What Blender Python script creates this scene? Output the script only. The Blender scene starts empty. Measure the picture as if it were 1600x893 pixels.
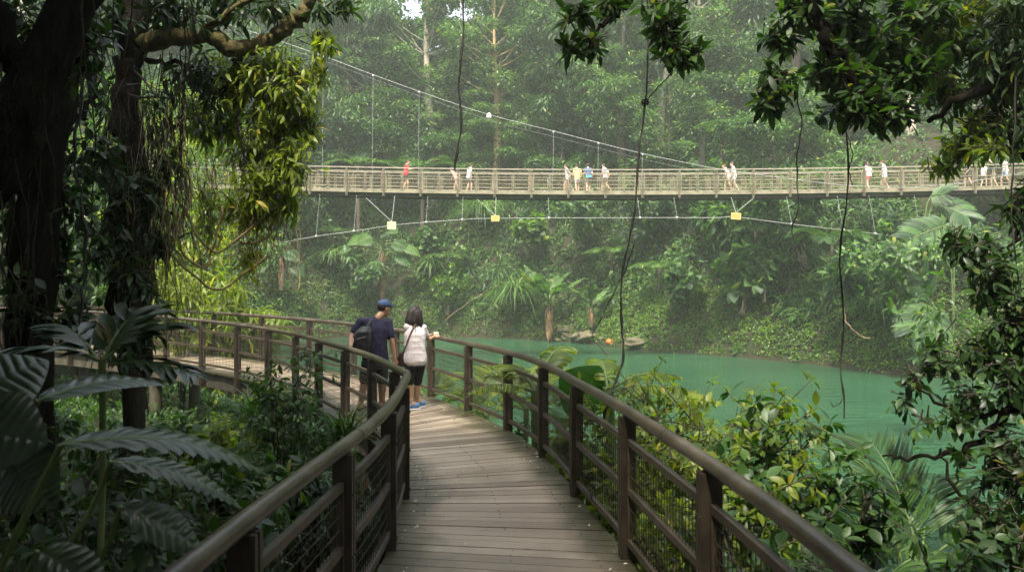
import bpy, bmesh, math, random
import numpy as np
from mathutils import Vector, Matrix

scene = bpy.context.scene
C = scene.collection
F = 1244.4
CX, CY = 800.0, 446.5
EYE = 1.85
rng = np.random.default_rng(7)

def P(x, y, d):
    """a point seen at photo pixel (x, y), d metres in front of the camera"""
    return np.array([(x-CX)/F*d, d, EYE+(CY-y)/F*d])

WALK = {'on': False, 'loc': np.zeros(3), 'test': None}
# ------------------------------------------------------------------ mesh building
class MB:
    def __init__(s):
        s.v = []; s.f = []; s.n = 0
    def add(s, v, *fs):
        v = np.asarray(v, dtype=np.float64).reshape(-1, 3)
        for f in fs:
            f = np.asarray(f, dtype=np.int64)
            if f.size: s.f.append(f + s.n)
        s.v.append(v); s.n += len(v)
    def mesh(s, name, smooth=True):
        me = bpy.data.meshes.new(name)
        if s.n == 0: return me
        v = np.concatenate(s.v).astype(np.float32)
        loops = np.concatenate([f.ravel() for f in s.f]).astype(np.int32)
        tot = np.concatenate([np.full(len(f), f.shape[1], np.int32) for f in s.f])
        start = np.concatenate([[0], np.cumsum(tot)[:-1]]).astype(np.int32)
        me.vertices.add(len(v)); me.vertices.foreach_set('co', v.ravel())
        me.loops.add(len(loops)); me.loops.foreach_set('vertex_index', loops)
        me.polygons.add(len(tot)); me.polygons.foreach_set('loop_start', start)
        me.polygons.foreach_set('use_smooth', np.full(len(tot), bool(smooth)))
        me.update(calc_edges=True)
        return me
    def build(s, name, mat, parent=None, smooth=True):
        me = s.mesh(name, smooth)
        return link(name, me, mat, parent)

def link(name, me, mat=None, parent=None):
    o = bpy.data.objects.new(name, me); C.objects.link(o)
    if mat is not None and me is not None and len(me.materials) == 0: me.materials.append(mat)
    if parent is not None: o.parent = parent
    return o

def tag(o, label=None, cat=None, group=None, kind=None):
    if label: o['label'] = label
    if cat: o['category'] = cat
    if group: o['group'] = group
    if kind: o['kind'] = kind
    return o

def thing(name, label, cat, group=None, loc=(0, 0, 0), rz=0.0):
    o = bpy.data.objects.new(name, None); C.objects.link(o)
    o.empty_display_size = 0.2
    o.location = loc; o.rotation_euler = (0, 0, rz)
    return tag(o, label, cat, group)

def copy_tree(o, parent=None):
    c = o.copy(); C.objects.link(c)
    if parent is not None: c.parent = parent
    for ch in [k for k in bpy.data.objects if k.parent == o]:
        copy_tree(ch, c)
    return c

def nrm(a):
    a = np.asarray(a, float)
    return a/np.maximum(np.linalg.norm(a, axis=-1, keepdims=True), 1e-9)

def box(mb, c, size, rz=0.0, R=None):
    sx, sy, sz = [q/2 for q in size]
    v = np.array([[a*sx, b*sy, e*sz] for a in (-1, 1) for b in (-1, 1) for e in (-1, 1)])
    if R is None:
        cz, sn = math.cos(rz), math.sin(rz)
        R = np.array([[cz, -sn, 0], [sn, cz, 0], [0, 0, 1]])
    mb.add(v @ np.asarray(R).T + np.asarray(c),
           [[0, 1, 3, 2], [4, 6, 7, 5], [0, 4, 5, 1], [2, 3, 7, 6], [0, 2, 6, 4], [1, 5, 7, 3]])

def bar(mb, a, b, w, h, up=(0, 0, 1)):
    """square bar from a to b"""
    a = np.asarray(a, float); b = np.asarray(b, float)
    d = b-a; L = np.linalg.norm(d); d = d/L
    s = np.cross(d, up); s = s/np.linalg.norm(s); u = np.cross(s, d)
    box(mb, (a+b)/2, (w, L, h), R=np.stack([s, d, u], 1))

def tube(mb, pts, r, sides=8, caps=True, squash=1.0):
    pts = np.asarray(pts, float); n = len(pts)
    r = np.broadcast_to(np.asarray(r, float), (n,))
    t = np.gradient(pts, axis=0); t = nrm(t)
    ref = np.array([0, 0, 1.0]) if abs(t[0][2]) < .9 else np.array([1.0, 0, 0])
    u = np.cross(ref, t[0]); u /= np.linalg.norm(u)
    ang = np.arange(sides)*2*math.pi/sides
    vs = []
    for i in range(n):
        u = u - t[i]*np.dot(u, t[i]); u /= np.linalg.norm(u)
        w = np.cross(t[i], u)
        vs.append(pts[i] + r[i]*(np.cos(ang)[:, None]*u + squash*np.sin(ang)[:, None]*w))
    v = np.concatenate(vs)
    i = np.arange(n-1)[:, None]*sides; j = np.arange(sides)[None]; k = (j+1) % sides
    f = np.stack([i+j, i+k, i+sides+k, i+sides+j], -1).reshape(-1, 4)
    mb.add(v, f)
    if caps:
        mb.add(vs[0], [list(range(sides))[::-1]]); mb.add(vs[-1], [list(range(sides))])

def sticks(mb, A, B, ra, rb, sides=4):
    A = np.asarray(A, float); B = np.asarray(B, float); N = len(A)
    if N == 0: return
    ra = np.broadcast_to(ra, (N,)); rb = np.broadcast_to(rb, (N,))
    if WALK['on']:
        k = ~(WALK['test'](A+WALK['loc']) | WALK['test'](B+WALK['loc'])); A, B, ra, rb = A[k], B[k], ra[k], rb[k]; N = len(A)
        if N == 0: return
    d = nrm(B-A)
    ref = np.where(np.abs(d[:, 2:3]) < .9, np.array([[0, 0, 1.0]]), np.array([[1.0, 0, 0]]))
    u = nrm(np.cross(ref, d)); w = np.cross(d, u)
    ang = np.arange(sides)*2*math.pi/sides
    off = np.cos(ang)[None, :, None]*u[:, None] + np.sin(ang)[None, :, None]*w[:, None]
    v = np.concatenate([A[:, None]+ra[:, None, None]*off, B[:, None]+rb[:, None, None]*off], 1)
    j = np.arange(sides); k = (j+1) % sides
    f = np.stack([j, k, sides+k, sides+j], -1)
    f = (f[None]+np.arange(N)[:, None, None]*2*sides).reshape(-1, 4)
    mb.add(v.reshape(-1, 3), f)

def catmull(pts, n=8):
    p = np.asarray(pts, float)
    p = np.concatenate([[2*p[0]-p[1]], p, [2*p[-1]-p[-2]]])
    out = []
    for i in range(1, len(p)-2):
        for k in range(n):
            t = k/n
            out.append(.5*(2*p[i]+(p[i+1]-p[i-1])*t+(2*p[i-1]-5*p[i]+4*p[i+1]-p[i+2])*t*t+(3*p[i]-p[i-1]-3*p[i+1]+p[i+2])*t**3))
    out.append(p[-2])
    return np.array(out)

def resample(pts, step=None, n=None, phase=0.0):
    pts = np.asarray(pts, float)
    s = np.concatenate([[0], np.cumsum(np.linalg.norm(np.diff(pts, axis=0), axis=1))])
    q = np.linspace(0, s[-1], n) if n else np.arange(phase, s[-1], step)
    return np.stack([np.interp(q, s, pts[:, k]) for k in range(pts.shape[1])], 1)

def wob(pts, amp, rs, steps=3):
    """uneven line through pts: smooth wobble"""
    q = catmull(pts, 6); n = len(q)
    for s in range(steps):
        k = rs.uniform(1.5, 6); ph = rs.uniform(0, 6.3, 3)
        t = np.linspace(0, 1, n)[:, None]
        q = q + amp/(s+1)*np.sin(k*(s+1)*6.3*t/2+ph)*np.array([1, 1, .4])
    return q

# ------------------------------------------------------------------ leaves
def leaf_tpl(nseg=4, width=.3, fold=.25, droop=.25, peak=.45, petiole=0.0, ripple=0.0):
    """one leaf along +y, length 1, normal +z"""
    t = np.linspace(0, 1, nseg+1)
    g = np.where(t < peak, np.sin(math.pi/2*t/peak)**.8, np.cos(math.pi/2*(t-peak)/(1-peak))**.9)
    w = np.maximum(width/2*g, .002)
    zm = -droop*t**2 + .12*droop*t
    rip = ripple*np.where(np.arange(nseg+1) % 2 == 0, 1, -1)
    v = np.zeros((nseg+1, 3, 3))
    y = petiole+(1-petiole)*t
    v[:, 0] = np.stack([-w, y+.35*ripple, zm+fold*w+rip], 1)
    v[:, 1] = np.stack([0*w, y, zm], 1)
    v[:, 2] = np.stack([w, y+.35*ripple, zm+fold*w+rip], 1)
    f = []
    for i in range(nseg):
        a = 3*i
        f += [[a, a+1, a+4, a+3], [a+1, a+2, a+5, a+4]]
    v = v.reshape(-1, 3)
    if petiole > 0:
        k = len(v)
        v = np.concatenate([v, [[-.008, 0, 0], [.008, 0, 0], [.008, petiole, 0], [-.008, petiole, 0]]])
        f.append([k, k+1, k+2, k+3])
    return v, np.array(f)

def rhomb_tpl(width=.42, droop=.2, fold=.1):
    v = np.array([[0, 0, 0], [-width/2, .45, fold*width], [width/2, .45, fold*width], [0, 1, -droop]])
    return v, np.array([[0, 2, 1], [1, 2, 3]])

def lance_tpl(width=.16, droop=.35):
    v = np.array([[0, 0, 0], [-width/2, .35, 0], [width/2, .35, 0], [-width*.4, .7, -droop*.35], [width*.4, .7, -droop*.35], [0, 1, -droop]])
    return v, [np.array([[0, 2, 1], [3, 4, 5]]), np.array([[1, 2, 4, 3]])]

def scatter(mb, tpl, pos, dirs, ups, scale):
    tv, tf = tpl
    pos = np.asarray(pos, float); N = len(pos)
    if N == 0: return
    if WALK['on']:
        scl = np.broadcast_to(np.asarray(scale, float), (N,)); dirs = np.asarray(dirs, float); ups = np.asarray(ups, float)
        keep = ~(WALK['test'](pos+WALK['loc']) | WALK['test'](pos+WALK['loc']+nrm(dirs)*scl[:, None]*.9))
        pos, dirs, ups, scale = pos[keep], dirs[keep], np.broadcast_to(ups, dirs.shape)[keep], scl[keep]; N = len(pos)
        if N == 0: return
    y = nrm(dirs); x = nrm(np.cross(y, ups)); z = np.cross(x, y)
    sc = np.broadcast_to(np.asarray(scale, float), (N,))
    R = np.stack([x, y, z], -1)*sc[:, None, None]
    v = np.einsum('nij,kj->nki', R, tv)+pos[:, None]
    k = len(tv)
    fs = tf if isinstance(tf, list) else [tf]
    mb.add(v.reshape(-1, 3), *[(f[None]+(np.arange(N)*k)[:, None, None]).reshape(-1, f.shape[1]) for f in fs])

def rand_dirs(rs, n, zbias=0.0):
    d = rs.normal(size=(n, 3)); d = nrm(d); d[:, 2] += zbias
    return nrm(d)

def whorls(mb, tpl, tips, axes, rs, n=7, L=.15, spread=65, jit=.35, droop=.2, along=0.0):
    """n leaves set round the end of every twig"""
    tips = np.asarray(tips, float); N = len(tips)
    if N == 0: return
    ax = nrm(axes)
    ref = np.where(np.abs(ax[:, 2:3]) < .9, np.array([[0, 0, 1.0]]), np.array([[1.0, 0, 0]]))
    u = nrm(np.cross(ref, ax)); w = np.cross(ax, u)
    th = (np.arange(n)[None]*2.4+rs.uniform(0, 6.3, (N, 1))+rs.normal(0, .2, (N, n)))
    sp = np.radians(spread+rs.normal(0, 14, (N, n)))
    r = np.cos(th)[..., None]*u[:, None]+np.sin(th)[..., None]*w[:, None]
    d = np.cos(sp)[..., None]*ax[:, None]+np.sin(sp)[..., None]*r
    d = d + rs.normal(0, jit*.3, d.shape); d[..., 2] -= droop
    pos = np.repeat(tips[:, None], n, 1)-ax[:, None]*(rs.uniform(0, 1, (N, n, 1))*along)
    up = ax[:, None]*.5+np.array([0, 0, 1.0])+rs.normal(0, .25, d.shape)
    sc = L*rs.uniform(.55, 1.15, (N, n))
    scatter(mb, tpl, pos.reshape(-1, 3), d.reshape(-1, 3), up.reshape(-1, 3), sc.ravel())

def cloud_tips(rs, c, r, n, shell=.35):
    """twig ends spread unevenly through an ellipsoid"""
    d = rand_dirs(rs, n); q = rs.uniform(shell**3, 1, n)**(1/3)
    lump = 1+.28*np.sin(d@np.array([5, 3, 4.])+rs.uniform(0, 6))+.2*np.sin(d@np.array([-7, 8, 6.])+rs.uniform(0, 6))
    p = d*(q*lump)[:, None]*np.asarray(r)
    return np.asarray(c)+p, d

# ------------------------------------------------------------------ materials
def newmat(name):
    m = bpy.data.materials.new(name); m.use_nodes = True
    nt = m.node_tree; nt.nodes.clear()
    out = nt.nodes.new('ShaderNodeOutputMaterial')
    return m, nt, out

def ramp(nt, fac, stops):
    r = nt.nodes.new('ShaderNodeValToRGB')
    e = r.color_ramp.elements
    while len(e) < len(stops): e.new(.5)
    for k, (p, c) in zip(e, stops): k.position = p; k.color = (*c, 1)
    nt.links.new(fac, r.inputs[0])
    return r.outputs[0]

def noise(nt, scale, detail=3, rough=.55, coord='Object', vec=None, scl=None):
    n = nt.nodes.new('ShaderNodeTexNoise'); n.inputs['Scale'].default_value = scale
    n.inputs['Detail'].default_value = detail; n.inputs['Roughness'].default_value = rough
    tc = nt.nodes.new('ShaderNodeTexCoord')
    v = tc.outputs[coord] if vec is None else vec
    if scl is not None:
        mp = nt.nodes.new('ShaderNodeMapping'); mp.inputs['Scale'].default_value = scl
        nt.links.new(v, mp.inputs[0]); v = mp.outputs[0]
    nt.links.new(v, n.inputs['Vector'])
    return n.outputs['Fac']

def mix(nt, fac, a, b, mode='MIX'):
    m = nt.nodes.new('ShaderNodeMix'); m.data_type = 'RGBA'; m.blend_type = mode
    for s, val in ((m.inputs[0], fac), (m.inputs[6], a), (m.inputs[7], b)):
        if isinstance(val, (int, float)): s.default_value = val
        elif isinstance(val, tuple): s.default_value = (*val, 1)
        else: nt.links.new(val, s)
    return m.outputs[2]

def bump(nt, h, strength=.3, dist=.02):
    b = nt.nodes.new('ShaderNodeBump'); b.inputs['Strength'].default_value = strength
    b.inputs['Distance'].default_value = dist
    nt.links.new(h, b.inputs['Height'])
    return b.outputs[0]

def principled(nt, out, col, rough=.6, spec=.5, normal=None, metal=0.0):
    p = nt.nodes.new('ShaderNodeBsdfPrincipled')
    if isinstance(col, tuple): p.inputs['Base Color'].default_value = (*col, 1)
    else: nt.links.new(col, p.inputs['Base Color'])
    if isinstance(rough, (int, float)): p.inputs['Roughness'].default_value = rough
    else: nt.links.new(rough, p.inputs['Roughness'])
    p.inputs['Specular IOR Level'].default_value = spec
    p.inputs['Metallic'].default_value = metal
    if normal is not None: nt.links.new(normal, p.inputs['Normal'])
    if out is not None: nt.links.new(p.outputs[0], out.inputs[0])
    return p

def leaf_mat(name, dark, light, rough=.45, transl=.4, patch=.6, tcol=None, spec=.5, yellow=0.03):
    m, nt, out = newmat(name)
    g = nt.nodes.new('ShaderNodeNewGeometry')
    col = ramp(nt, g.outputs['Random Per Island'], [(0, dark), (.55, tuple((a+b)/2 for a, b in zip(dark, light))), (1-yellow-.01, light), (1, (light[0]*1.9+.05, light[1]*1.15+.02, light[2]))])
    n = noise(nt, patch, 2)
    k = ramp(nt, n, [(.3, (.6, .68, .7)), (.7, (1.25, 1.15, 1.0))])
    col = mix(nt, 1.0, col, k, 'MULTIPLY')
    p = principled(nt, None, col, rough, spec)
    t = nt.nodes.new('ShaderNodeBsdfTranslucent')
    tc = mix(nt, 1.0, col, tcol or (1.5, 1.75, .5), 'MULTIPLY')
    nt.links.new(tc, t.inputs[0])
    ms = nt.nodes.new('ShaderNodeMixShader'); ms.inputs[0].default_value = transl
    nt.links.new(p.outputs[0], ms.inputs[1]); nt.links.new(t.outputs[0], ms.inputs[2])
    nt.links.new(ms.outputs[0], out.inputs[0])
    return m

def plain_mat(name, a, b, scale=6, rough=.6, bmp=.3, dist=.01, scl=None, spec=.4, metal=0.0):
    m, nt, out = newmat(name)
    n = noise(nt, scale, 5, .65, scl=scl)
    col = ramp(nt, n, [(.3, a), (.7, b)])
    principled(nt, out, col, rough, spec, bump(nt, n, bmp, dist) if bmp else None, metal)
    return m

M = {}
M['leaf_dark'] = leaf_mat('glossy dark leaf', (.010, .028, .008), (.036, .08, .016), .42, .3, spec=.35)  # dark copy for shaded plants, the shade is in the colour
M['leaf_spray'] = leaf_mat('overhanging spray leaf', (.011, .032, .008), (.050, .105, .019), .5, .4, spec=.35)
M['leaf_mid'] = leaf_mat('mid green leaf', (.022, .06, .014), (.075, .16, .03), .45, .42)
M['leaf_sun'] = leaf_mat('sunlit yellow green leaf', (.085, .13, .010), (.25, .31, .026), .45, .5)  # lit copy of the leaf, sunshine mixed into the colour
M['leaf_far'] = leaf_mat('far forest leaf', (.009, .034, .009), (.085, .182, .036), .5, .38, patch=.25)
M['leaf_far_pale'] = leaf_mat('pale far leaf', (.022, .062, .018), (.135, .25, .058), .5, .42, patch=.3)
M['leaf_cover'] = leaf_mat('fresh ground cover leaf', (.03, .08, .012), (.16, .28, .035), .5, .4, patch=.5)
M['leaf_big'] = leaf_mat('big glossy leaf', (.02, .07, .01), (.05, .14, .02), .35, .45, yellow=.01)
M['leaf_grey'] = leaf_mat('grey green ribbed leaf', (.016, .036, .014), (.036, .066, .028), .30, .12, yellow=.01)
M['leaf_grass'] = leaf_mat('long grass blade', (.05, .11, .025), (.15, .25, .07), .5, .35)
M['leaf_dead'] = leaf_mat('dead brown leaf', (.10, .06, .03), (.26, .17, .09), .7, .2)
M['bark_dark'] = plain_mat('shade darkened bark', (.003, .003, .002), (.014, .012, .008), 9, .95, .8, .03, (1, 1, .25), spec=.02)  # nearly black: the shade on the trunks is in the colour
M['bark_mid'] = plain_mat('shaded brown bark', (.008, .007, .005), (.05, .04, .027), 9, .9, .9, .03, (1, 1, .25), spec=.1)  # darker copy of the brown bark, with shade in its colour
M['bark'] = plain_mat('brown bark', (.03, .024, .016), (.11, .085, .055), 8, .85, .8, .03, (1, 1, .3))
M['bark_pale'] = plain_mat('pale mottled bark', (.16, .14, .10), (.42, .38, .29), 2.2, .85, .4, .02, (1, 1, .5))
M['twig'] = plain_mat('twig bark', (.02, .017, .011), (.07, .055, .035), 12, .8, .4, .01)
M['root_tan'] = plain_mat('tan hanging root', (.16, .11, .05), (.42, .31, .16), 5, .8, .4, .01)
M['vine'] = plain_mat('dark vine bark', (.008, .008, .006), (.035, .03, .022), 14, .8, .6, .01)
M['moss_bark'] = plain_mat('mossy bark', (.03, .025, .012), (.16, .13, .035), 7, .95, .9, .04)
M['stem_green'] = plain_mat('green stem', (.05, .09, .02), (.12, .17, .05), 6, .6, .1)
M['steel'] = plain_mat('galvanised cable', (.22, .23, .21), (.36, .36, .33), 10, .55, 0)
M['rock'] = plain_mat('mossy rock', (.055, .050, .028), (.17, .15, .085), 3, .9, .7, .05)
# ================================================================== setting
WATER = -2.3
LAKE = np.array([(45, 7), (12, 8), (6.5, 7.0), (3.6, 8.6), (1.6, 12.2), (-.9, 16), (-4, 20), (-7.5, 25), (-11, 33), (-15, 45), (-19, 60),
                 (-11, 66), (-5.1, 64), (0, 62.6), (3.8, 59.5), (6.5, 55), (8.2, 50.9), (11.4, 48.6), (14.4, 44.7), (16.5, 41), (17.7, 36.7), (26, 34), (45, 33)], float)

def lake_sd(x, y):
    """distance outside the lake's shore (negative over the water)"""
    p = np.stack([np.asarray(x, float).ravel(), np.asarray(y, float).ravel()], 1)
    best = np.full(len(p), 1e9); inside = np.zeros(len(p), bool)
    n = len(LAKE)
    for i in range(n):
        a = LAKE[i]; b = LAKE[(i+1) % n]; ab = b-a
        t = np.clip(((p-a)@ab)/(ab@ab), 0, 1)
        best = np.minimum(best, np.linalg.norm(p-a-t[:, None]*ab, axis=1))
        c = ((a[1] > p[:, 1]) != (b[1] > p[:, 1]))
        with np.errstate(divide='ignore', invalid='ignore'):
            xi = (b[0]-a[0])*(p[:, 1]-a[1])/(b[1]-a[1])+a[0]
        inside ^= c & (p[:, 0] < xi)
    return np.where(inside, -best, best).reshape(np.shape(x))

def sstep(a, b, x):
    t = np.clip((x-a)/(b-a), 0, 1)
    return t*t*(3-2*t)

def ground_z(x, y):
    x = np.asarray(x, float); y = np.asarray(y, float)
    s = lake_sd(x, y)
    lump = .35*np.sin(x*.55+1.3*np.sin(y*.31))*np.sin(y*.47+.8)+.2*np.sin(x*1.3+y*.9)
    far = np.where(s < 0, s*.5, .35*sstep(0, .8, s)+np.where(s < 7, 1.45*s, 10.15+.40*(s-7)))+lump*sstep(.5, 4, s)
    cap = 5.6+1.3*np.maximum(0, y-46)+2.5*np.maximum(0, 13-x)   # the shelf on which the footbridge lands
    far = np.where(s > 0, np.minimum(far, cap), far)
    near = np.where(s < 0, s*.5, 1.0*sstep(0, 3.5, s)+.02*s)+.25*lump*sstep(.5, 4, s)
    near = near + 4.5*sstep(-14, -32, x)*sstep(0, 6, s) + 3.5*sstep(9, 22, x)*sstep(0, 8, s)
    w = sstep(26, 40, y+.25*np.maximum(x, 0)*0)
    return WATER+near*(1-w)+far*w

def g1(x, y): return float(ground_z(np.array([x]), np.array([y]))[0])

def build_setting():
    xs = np.concatenate([np.linspace(-420, -62, 24), np.linspace(-60, 60, 200), np.linspace(62, 420, 24)])
    ys = np.concatenate([np.linspace(-300, -22, 20), np.linspace(-20, 110, 210), np.linspace(114, 500, 26)])
    X, Y = np.meshgrid(xs, ys); Z = ground_z(X, Y)
    Z = np.minimum(Z, 26+.02*Y)
    nx, ny = len(xs), len(ys)
    i = np.arange(ny-1)[:, None]*nx; j = np.arange(nx-1)[None]
    f = np.stack([i+j, i+j+1, i+nx+j+1, i+nx+j], -1).reshape(-1, 4)
    mb = MB(); mb.add(np.stack([X, Y, Z], -1).reshape(-1, 3), f)
    m, nt, out = newmat('forest soil')
    n1 = noise(nt, .9, 6, .7); n2 = noise(nt, 7, 4, .7)
    c = ramp(nt, n1, [(.3, (.014, .018, .008)), (.5, (.03, .028, .014)), (.58, (.016, .036, .010)), (.8, (.028, .06, .014))])
    c = mix(nt, .5, c, ramp(nt, n2, [(.3, (.012, .010, .006)), (.75, (.06, .045, .026))]))
    principled(nt, out, c, .95, .2, bump(nt, n2, .8, .08))
    tag(mb.build('ground', m), 'dark forest soil and litter sloping down to the lake', 'ground', kind='structure')

    m, nt, out = newmat('green lake water')
    tc = nt.nodes.new('ShaderNodeTexCoord')
    n1 = noise(nt, 1.1, 4, .6, scl=(.6, 2.4, 1)); n2 = noise(nt, 5, 3, .6, scl=(.6, 2.2, 1)); n3 = noise(nt, .12, 3, .5)
    a = nt.nodes.new('ShaderNodeMath'); a.operation = 'MULTIPLY_ADD'; a.inputs[1].default_value = .35
    nt.links.new(n2, a.inputs[0]); nt.links.new(n1, a.inputs[2])
    c = ramp(nt, n3, [(.35, (.018, .061, .028)), (.65, (.024, .079, .037))])
    p = principled(nt, out, c, .08, .5, bump(nt, a.outputs[0], 1.0, .2))
    p.inputs['IOR'].default_value = 1.33
    mb = MB()
    mb.add([[-60, 2, WATER], [90, 2, WATER], [90, 80, WATER], [-60, 80, WATER]], [[0, 1, 2, 3]])
    tag(mb.build('lake_water', m), 'still opaque jade green lake water', 'lake', kind='structure')

def build_haze(density=.00145):
    mb = MB(); box(mb, (0, 41, 16.2), (176, 142, 65.6))
    m, nt, out = newmat('humid air')
    v = nt.nodes.new('ShaderNodeVolumePrincipled')
    v.inputs['Color'].default_value = (.90, .97, .86, 1)
    v.inputs['Density'].default_value = density
    v.inputs['Anisotropy'].default_value = .35
    nt.links.new(v.outputs[0], out.inputs['Volume'])
    o = mb.build('haze', m, smooth=False)
    tag(o, 'thin pale green humid haze over the lake and forest', 'haze', kind='stuff')
    o.display_type = 'WIRE'

# ================================================================== boardwalk
PAIRS = [((-1.0, -3, 0), (1.0, -3, 0)), ((-1.0, 0, 0), (1.02, 0, 0)), ((-.98, 2.4, 0), (1.02, 2.4, 0)), ((-.93, 3.6, 0), (.965, 3.57, 0)),
         ((-.86, 4.95, 0), (.86, 4.7, 0)), ((-.88, 6.0, 0), (.74, 5.8, 0)), ((-.95, 7.0, 0), (.56, 7.1, 0)), ((-.995, 7.55, 0), (.46, 7.9, 0)), ((-1.03, 7.75, 0), (.42, 8.2, 0)), ((-1.12, 7.98, 0), (.36, 8.5, 0)), ((-1.3, 8.5, 0), (.25, 9.1, 0)),
         ((-1.62, 9.4, 0), (-.05, 10.2, 0)), ((-2.0, 10.3, 0), (-.72, 11.9, 0)), ((-2.55, 11.3, .02), (-1.3, 13.1, .02)),
         ((-3.6, 13.2, .05), (-2.2, 14.7, .05)), ((-4.9, 14.9, .09), (-3.5, 16.2, .1)), ((-6.2, 16.1, .14), (-5.0, 17.5, .15)),
         ((-8.1, 17.5, .2), (-7.4, 19.0, .22)), ((-11.8, 19.9, .26), (-11.2, 21.7, .26)), ((-18, 22.3, .3), (-17.6, 24, .3)), ((-28, 23.5, .3), (-28, 25.3, .3))]
INNER = catmull([a for a, b in PAIRS], 16)
OUTER = catmull([b for a, b in PAIRS], 16)

def in_walk(p):
    """points in the clear space over the boardwalk"""
    poly = np.concatenate([INNER[::4, :2], OUTER[::-4, :2]])
    x, y, z = p[:, 0], p[:, 1], p[:, 2]
    cand = np.where((z > -.5) & (z < 2.3) & (y < 26) & (y > -3))[0]
    out = np.zeros(len(p), bool)
    if len(cand) == 0: return out
    xx, yy = x[cand], y[cand]; ins = np.zeros(len(cand), bool)
    a = poly; b = np.roll(poly, -1, 0)
    for i in range(len(a)):
        if a[i, 1] == b[i, 1]: continue
        c = (a[i, 1] > yy) != (b[i, 1] > yy)
        if c.any(): ins ^= c & (xx < (b[i, 0]-a[i, 0])*(yy-a[i, 1])/(b[i, 1]-a[i, 1])+a[i, 0])
    out[cand] = ins
    return out
WALK['test'] = in_walk

def build_boardwalk():
    root = thing('boardwalk', 'curved raised boardwalk of worn grey brown planks with mossy edges', 'boardwalk')
    mid = (INNER+OUTER)/2
    s = np.concatenate([[0], np.cumsum(np.linalg.norm(np.diff(mid, axis=0), axis=1))])
    rs = np.random.default_rng(3)
    mb = MB(); edge = []
    q = 0.0
    def at(curve, u): return np.array([np.interp(u, s, curve[:, k]) for k in range(3)])
    while q < s[-1]-.3:
        w = rs.choice([.115, .12, .145, .15, .155]); gap = .007+.004*rs.random()
        dz = rs.normal(0, .0022)
        a0, a1, b0, b1 = at(INNER, q+gap/2), at(INNER, q+w-gap/2), at(OUTER, q+gap/2), at(OUTER, q+w-gap/2)
        fi = -.02+rs.normal(0, .006); fo = -.02+rs.normal(0, .006)
        n = 6; vs = []
        for k in range(n+1):
            t = k/n
            t2 = (t-.5)*(1-(fi+fo)/2)+.5
            for (aa, bb) in ((a0, b0), (a1, b1)):
                p = aa+(bb-aa)*t2
                for z in (0, -.035):
                    vs.append([p[0], p[1], p[2]+dz+z])
                    edge.append(min(t, 1-t))
        f = []
        for k in range(n):
            o = k*4
            f += [[o, o+4, o+6, o+2], [o+1, o+3, o+7, o+5], [o, o+1, o+5, o+4], [o+2, o+6, o+7, o+3]]
        f += [[0, 2, 3, 1], [n*4, n*4+1, n*4+3, n*4+2]]
        mb.add(vs, f); q += w
    m, nt, out = newmat('weathered deck planks')
    g = nt.nodes.new('ShaderNodeNewGeometry')
    A = nt.nodes.new('ShaderNodeAttribute'); A.attribute_name = 'edge'
    grain = noise(nt, 5, 6, .7, scl=(.7, 22, 4)); big = noise(nt, 1.1, 5, .65); fine = noise(nt, 60, 2, .6)
    c = ramp(nt, g.outputs['Random Per Island'], [(0, (.235, .178, .125)), (.5, (.33, .262, .19)), (1, (.43, .355, .27))])
    c = mix(nt, 1.0, c, ramp(nt, grain, [(.3, (.55, .53, .5)), (.7, (1.2, 1.2, 1.18))]), 'MULTIPLY')
    c = mix(nt, 1.0, c, ramp(nt, big, [(.3, (.75, .73, .7)), (.7, (1.15, 1.15, 1.15))]), 'MULTIPLY')
    # moss grows where the planks stay wet, along both edges
    ad = nt.nodes.new('ShaderNodeMath'); ad.operation = 'MULTIPLY_ADD'; ad.inputs[1].default_value = .5; ad.inputs[2].default_value = -.25
    nt.links.new(big, ad.inputs[0])
    sb = nt.nodes.new('ShaderNodeMath'); sb.operation = 'ADD'
    nt.links.new(A.outputs['Fac'], sb.inputs[0]); nt.links.new(ad.outputs[0], sb.inputs[1])
    mossf = ramp(nt, sb.outputs[0], [(.05, (.96, .96, .96)), (.13, (.75, .75, .75)), (.25, (0, 0, 0))])
    c = mix(nt, mossf, c, mix(nt, fine, (.022, .021, .008), (.062, .056, .022)))
    isn = nt.nodes.new('ShaderNodeMath'); isn.operation = 'LESS_THAN'; isn.inputs[1].default_value = -.5
    nt.links.new(A.outputs['Fac'], isn.inputs[0]); c = mix(nt, isn.outputs[0], c, (.02, .018, .015))
    rr = ramp(nt, big, [(.3, (.36, .36, .36)), (.7, (.58, .58, .58))])
    principled(nt, out, c, rr, .5, bump(nt, grain, .35, .006))
    for off in (.13, .52, .87):
        line = resample((INNER*(1-off)+OUTER*off)[20:220], step=.1)
        for p in line:
            if rs.random() < .8: box(mb, p+[rs.normal(0, .006), 0, .0005], (.008, .008, .006)); edge += [-1]*8
    me = mb.mesh('deck', False)
    at_ = me.attributes.new('edge', 'FLOAT', 'POINT'); at_.data.foreach_set('value', np.array(edge, np.float32))
    link('deck', me, m, root)
    wood = plain_mat('dark edge beam', (.03, .026, .018), (.10, .085, .055), 5, .8, .5, .02)
    for cur, sg in ((INNER, 1), (OUTER, -1)):
        mb = MB(); c2 = resample(cur, step=.35)
        t = nrm(np.gradient(c2, axis=0)); nn = np.stack([t[:, 1], -t[:, 0], 0*t[:, 0]], 1)*sg
        c2 = c2+nn*.12
        for i in range(len(c2)-1):
            bar(mb, c2[i]+[0, 0, -.19], c2[i+1]+[0, 0, -.19], .1, .3)
        mb.build('edge_beam', wood, root, False)
    for u in np.arange(.6, s[-1], 1.25):
        a, b = at(INNER, u), at(OUTER, u); d = nrm(b-a); mb = MB()
        bar(mb, a+d*.2-[0, 0, .14], b-d*.2-[0, 0, .14], .07, .2)
        mb.build('joist', wood, root, False)
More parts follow.
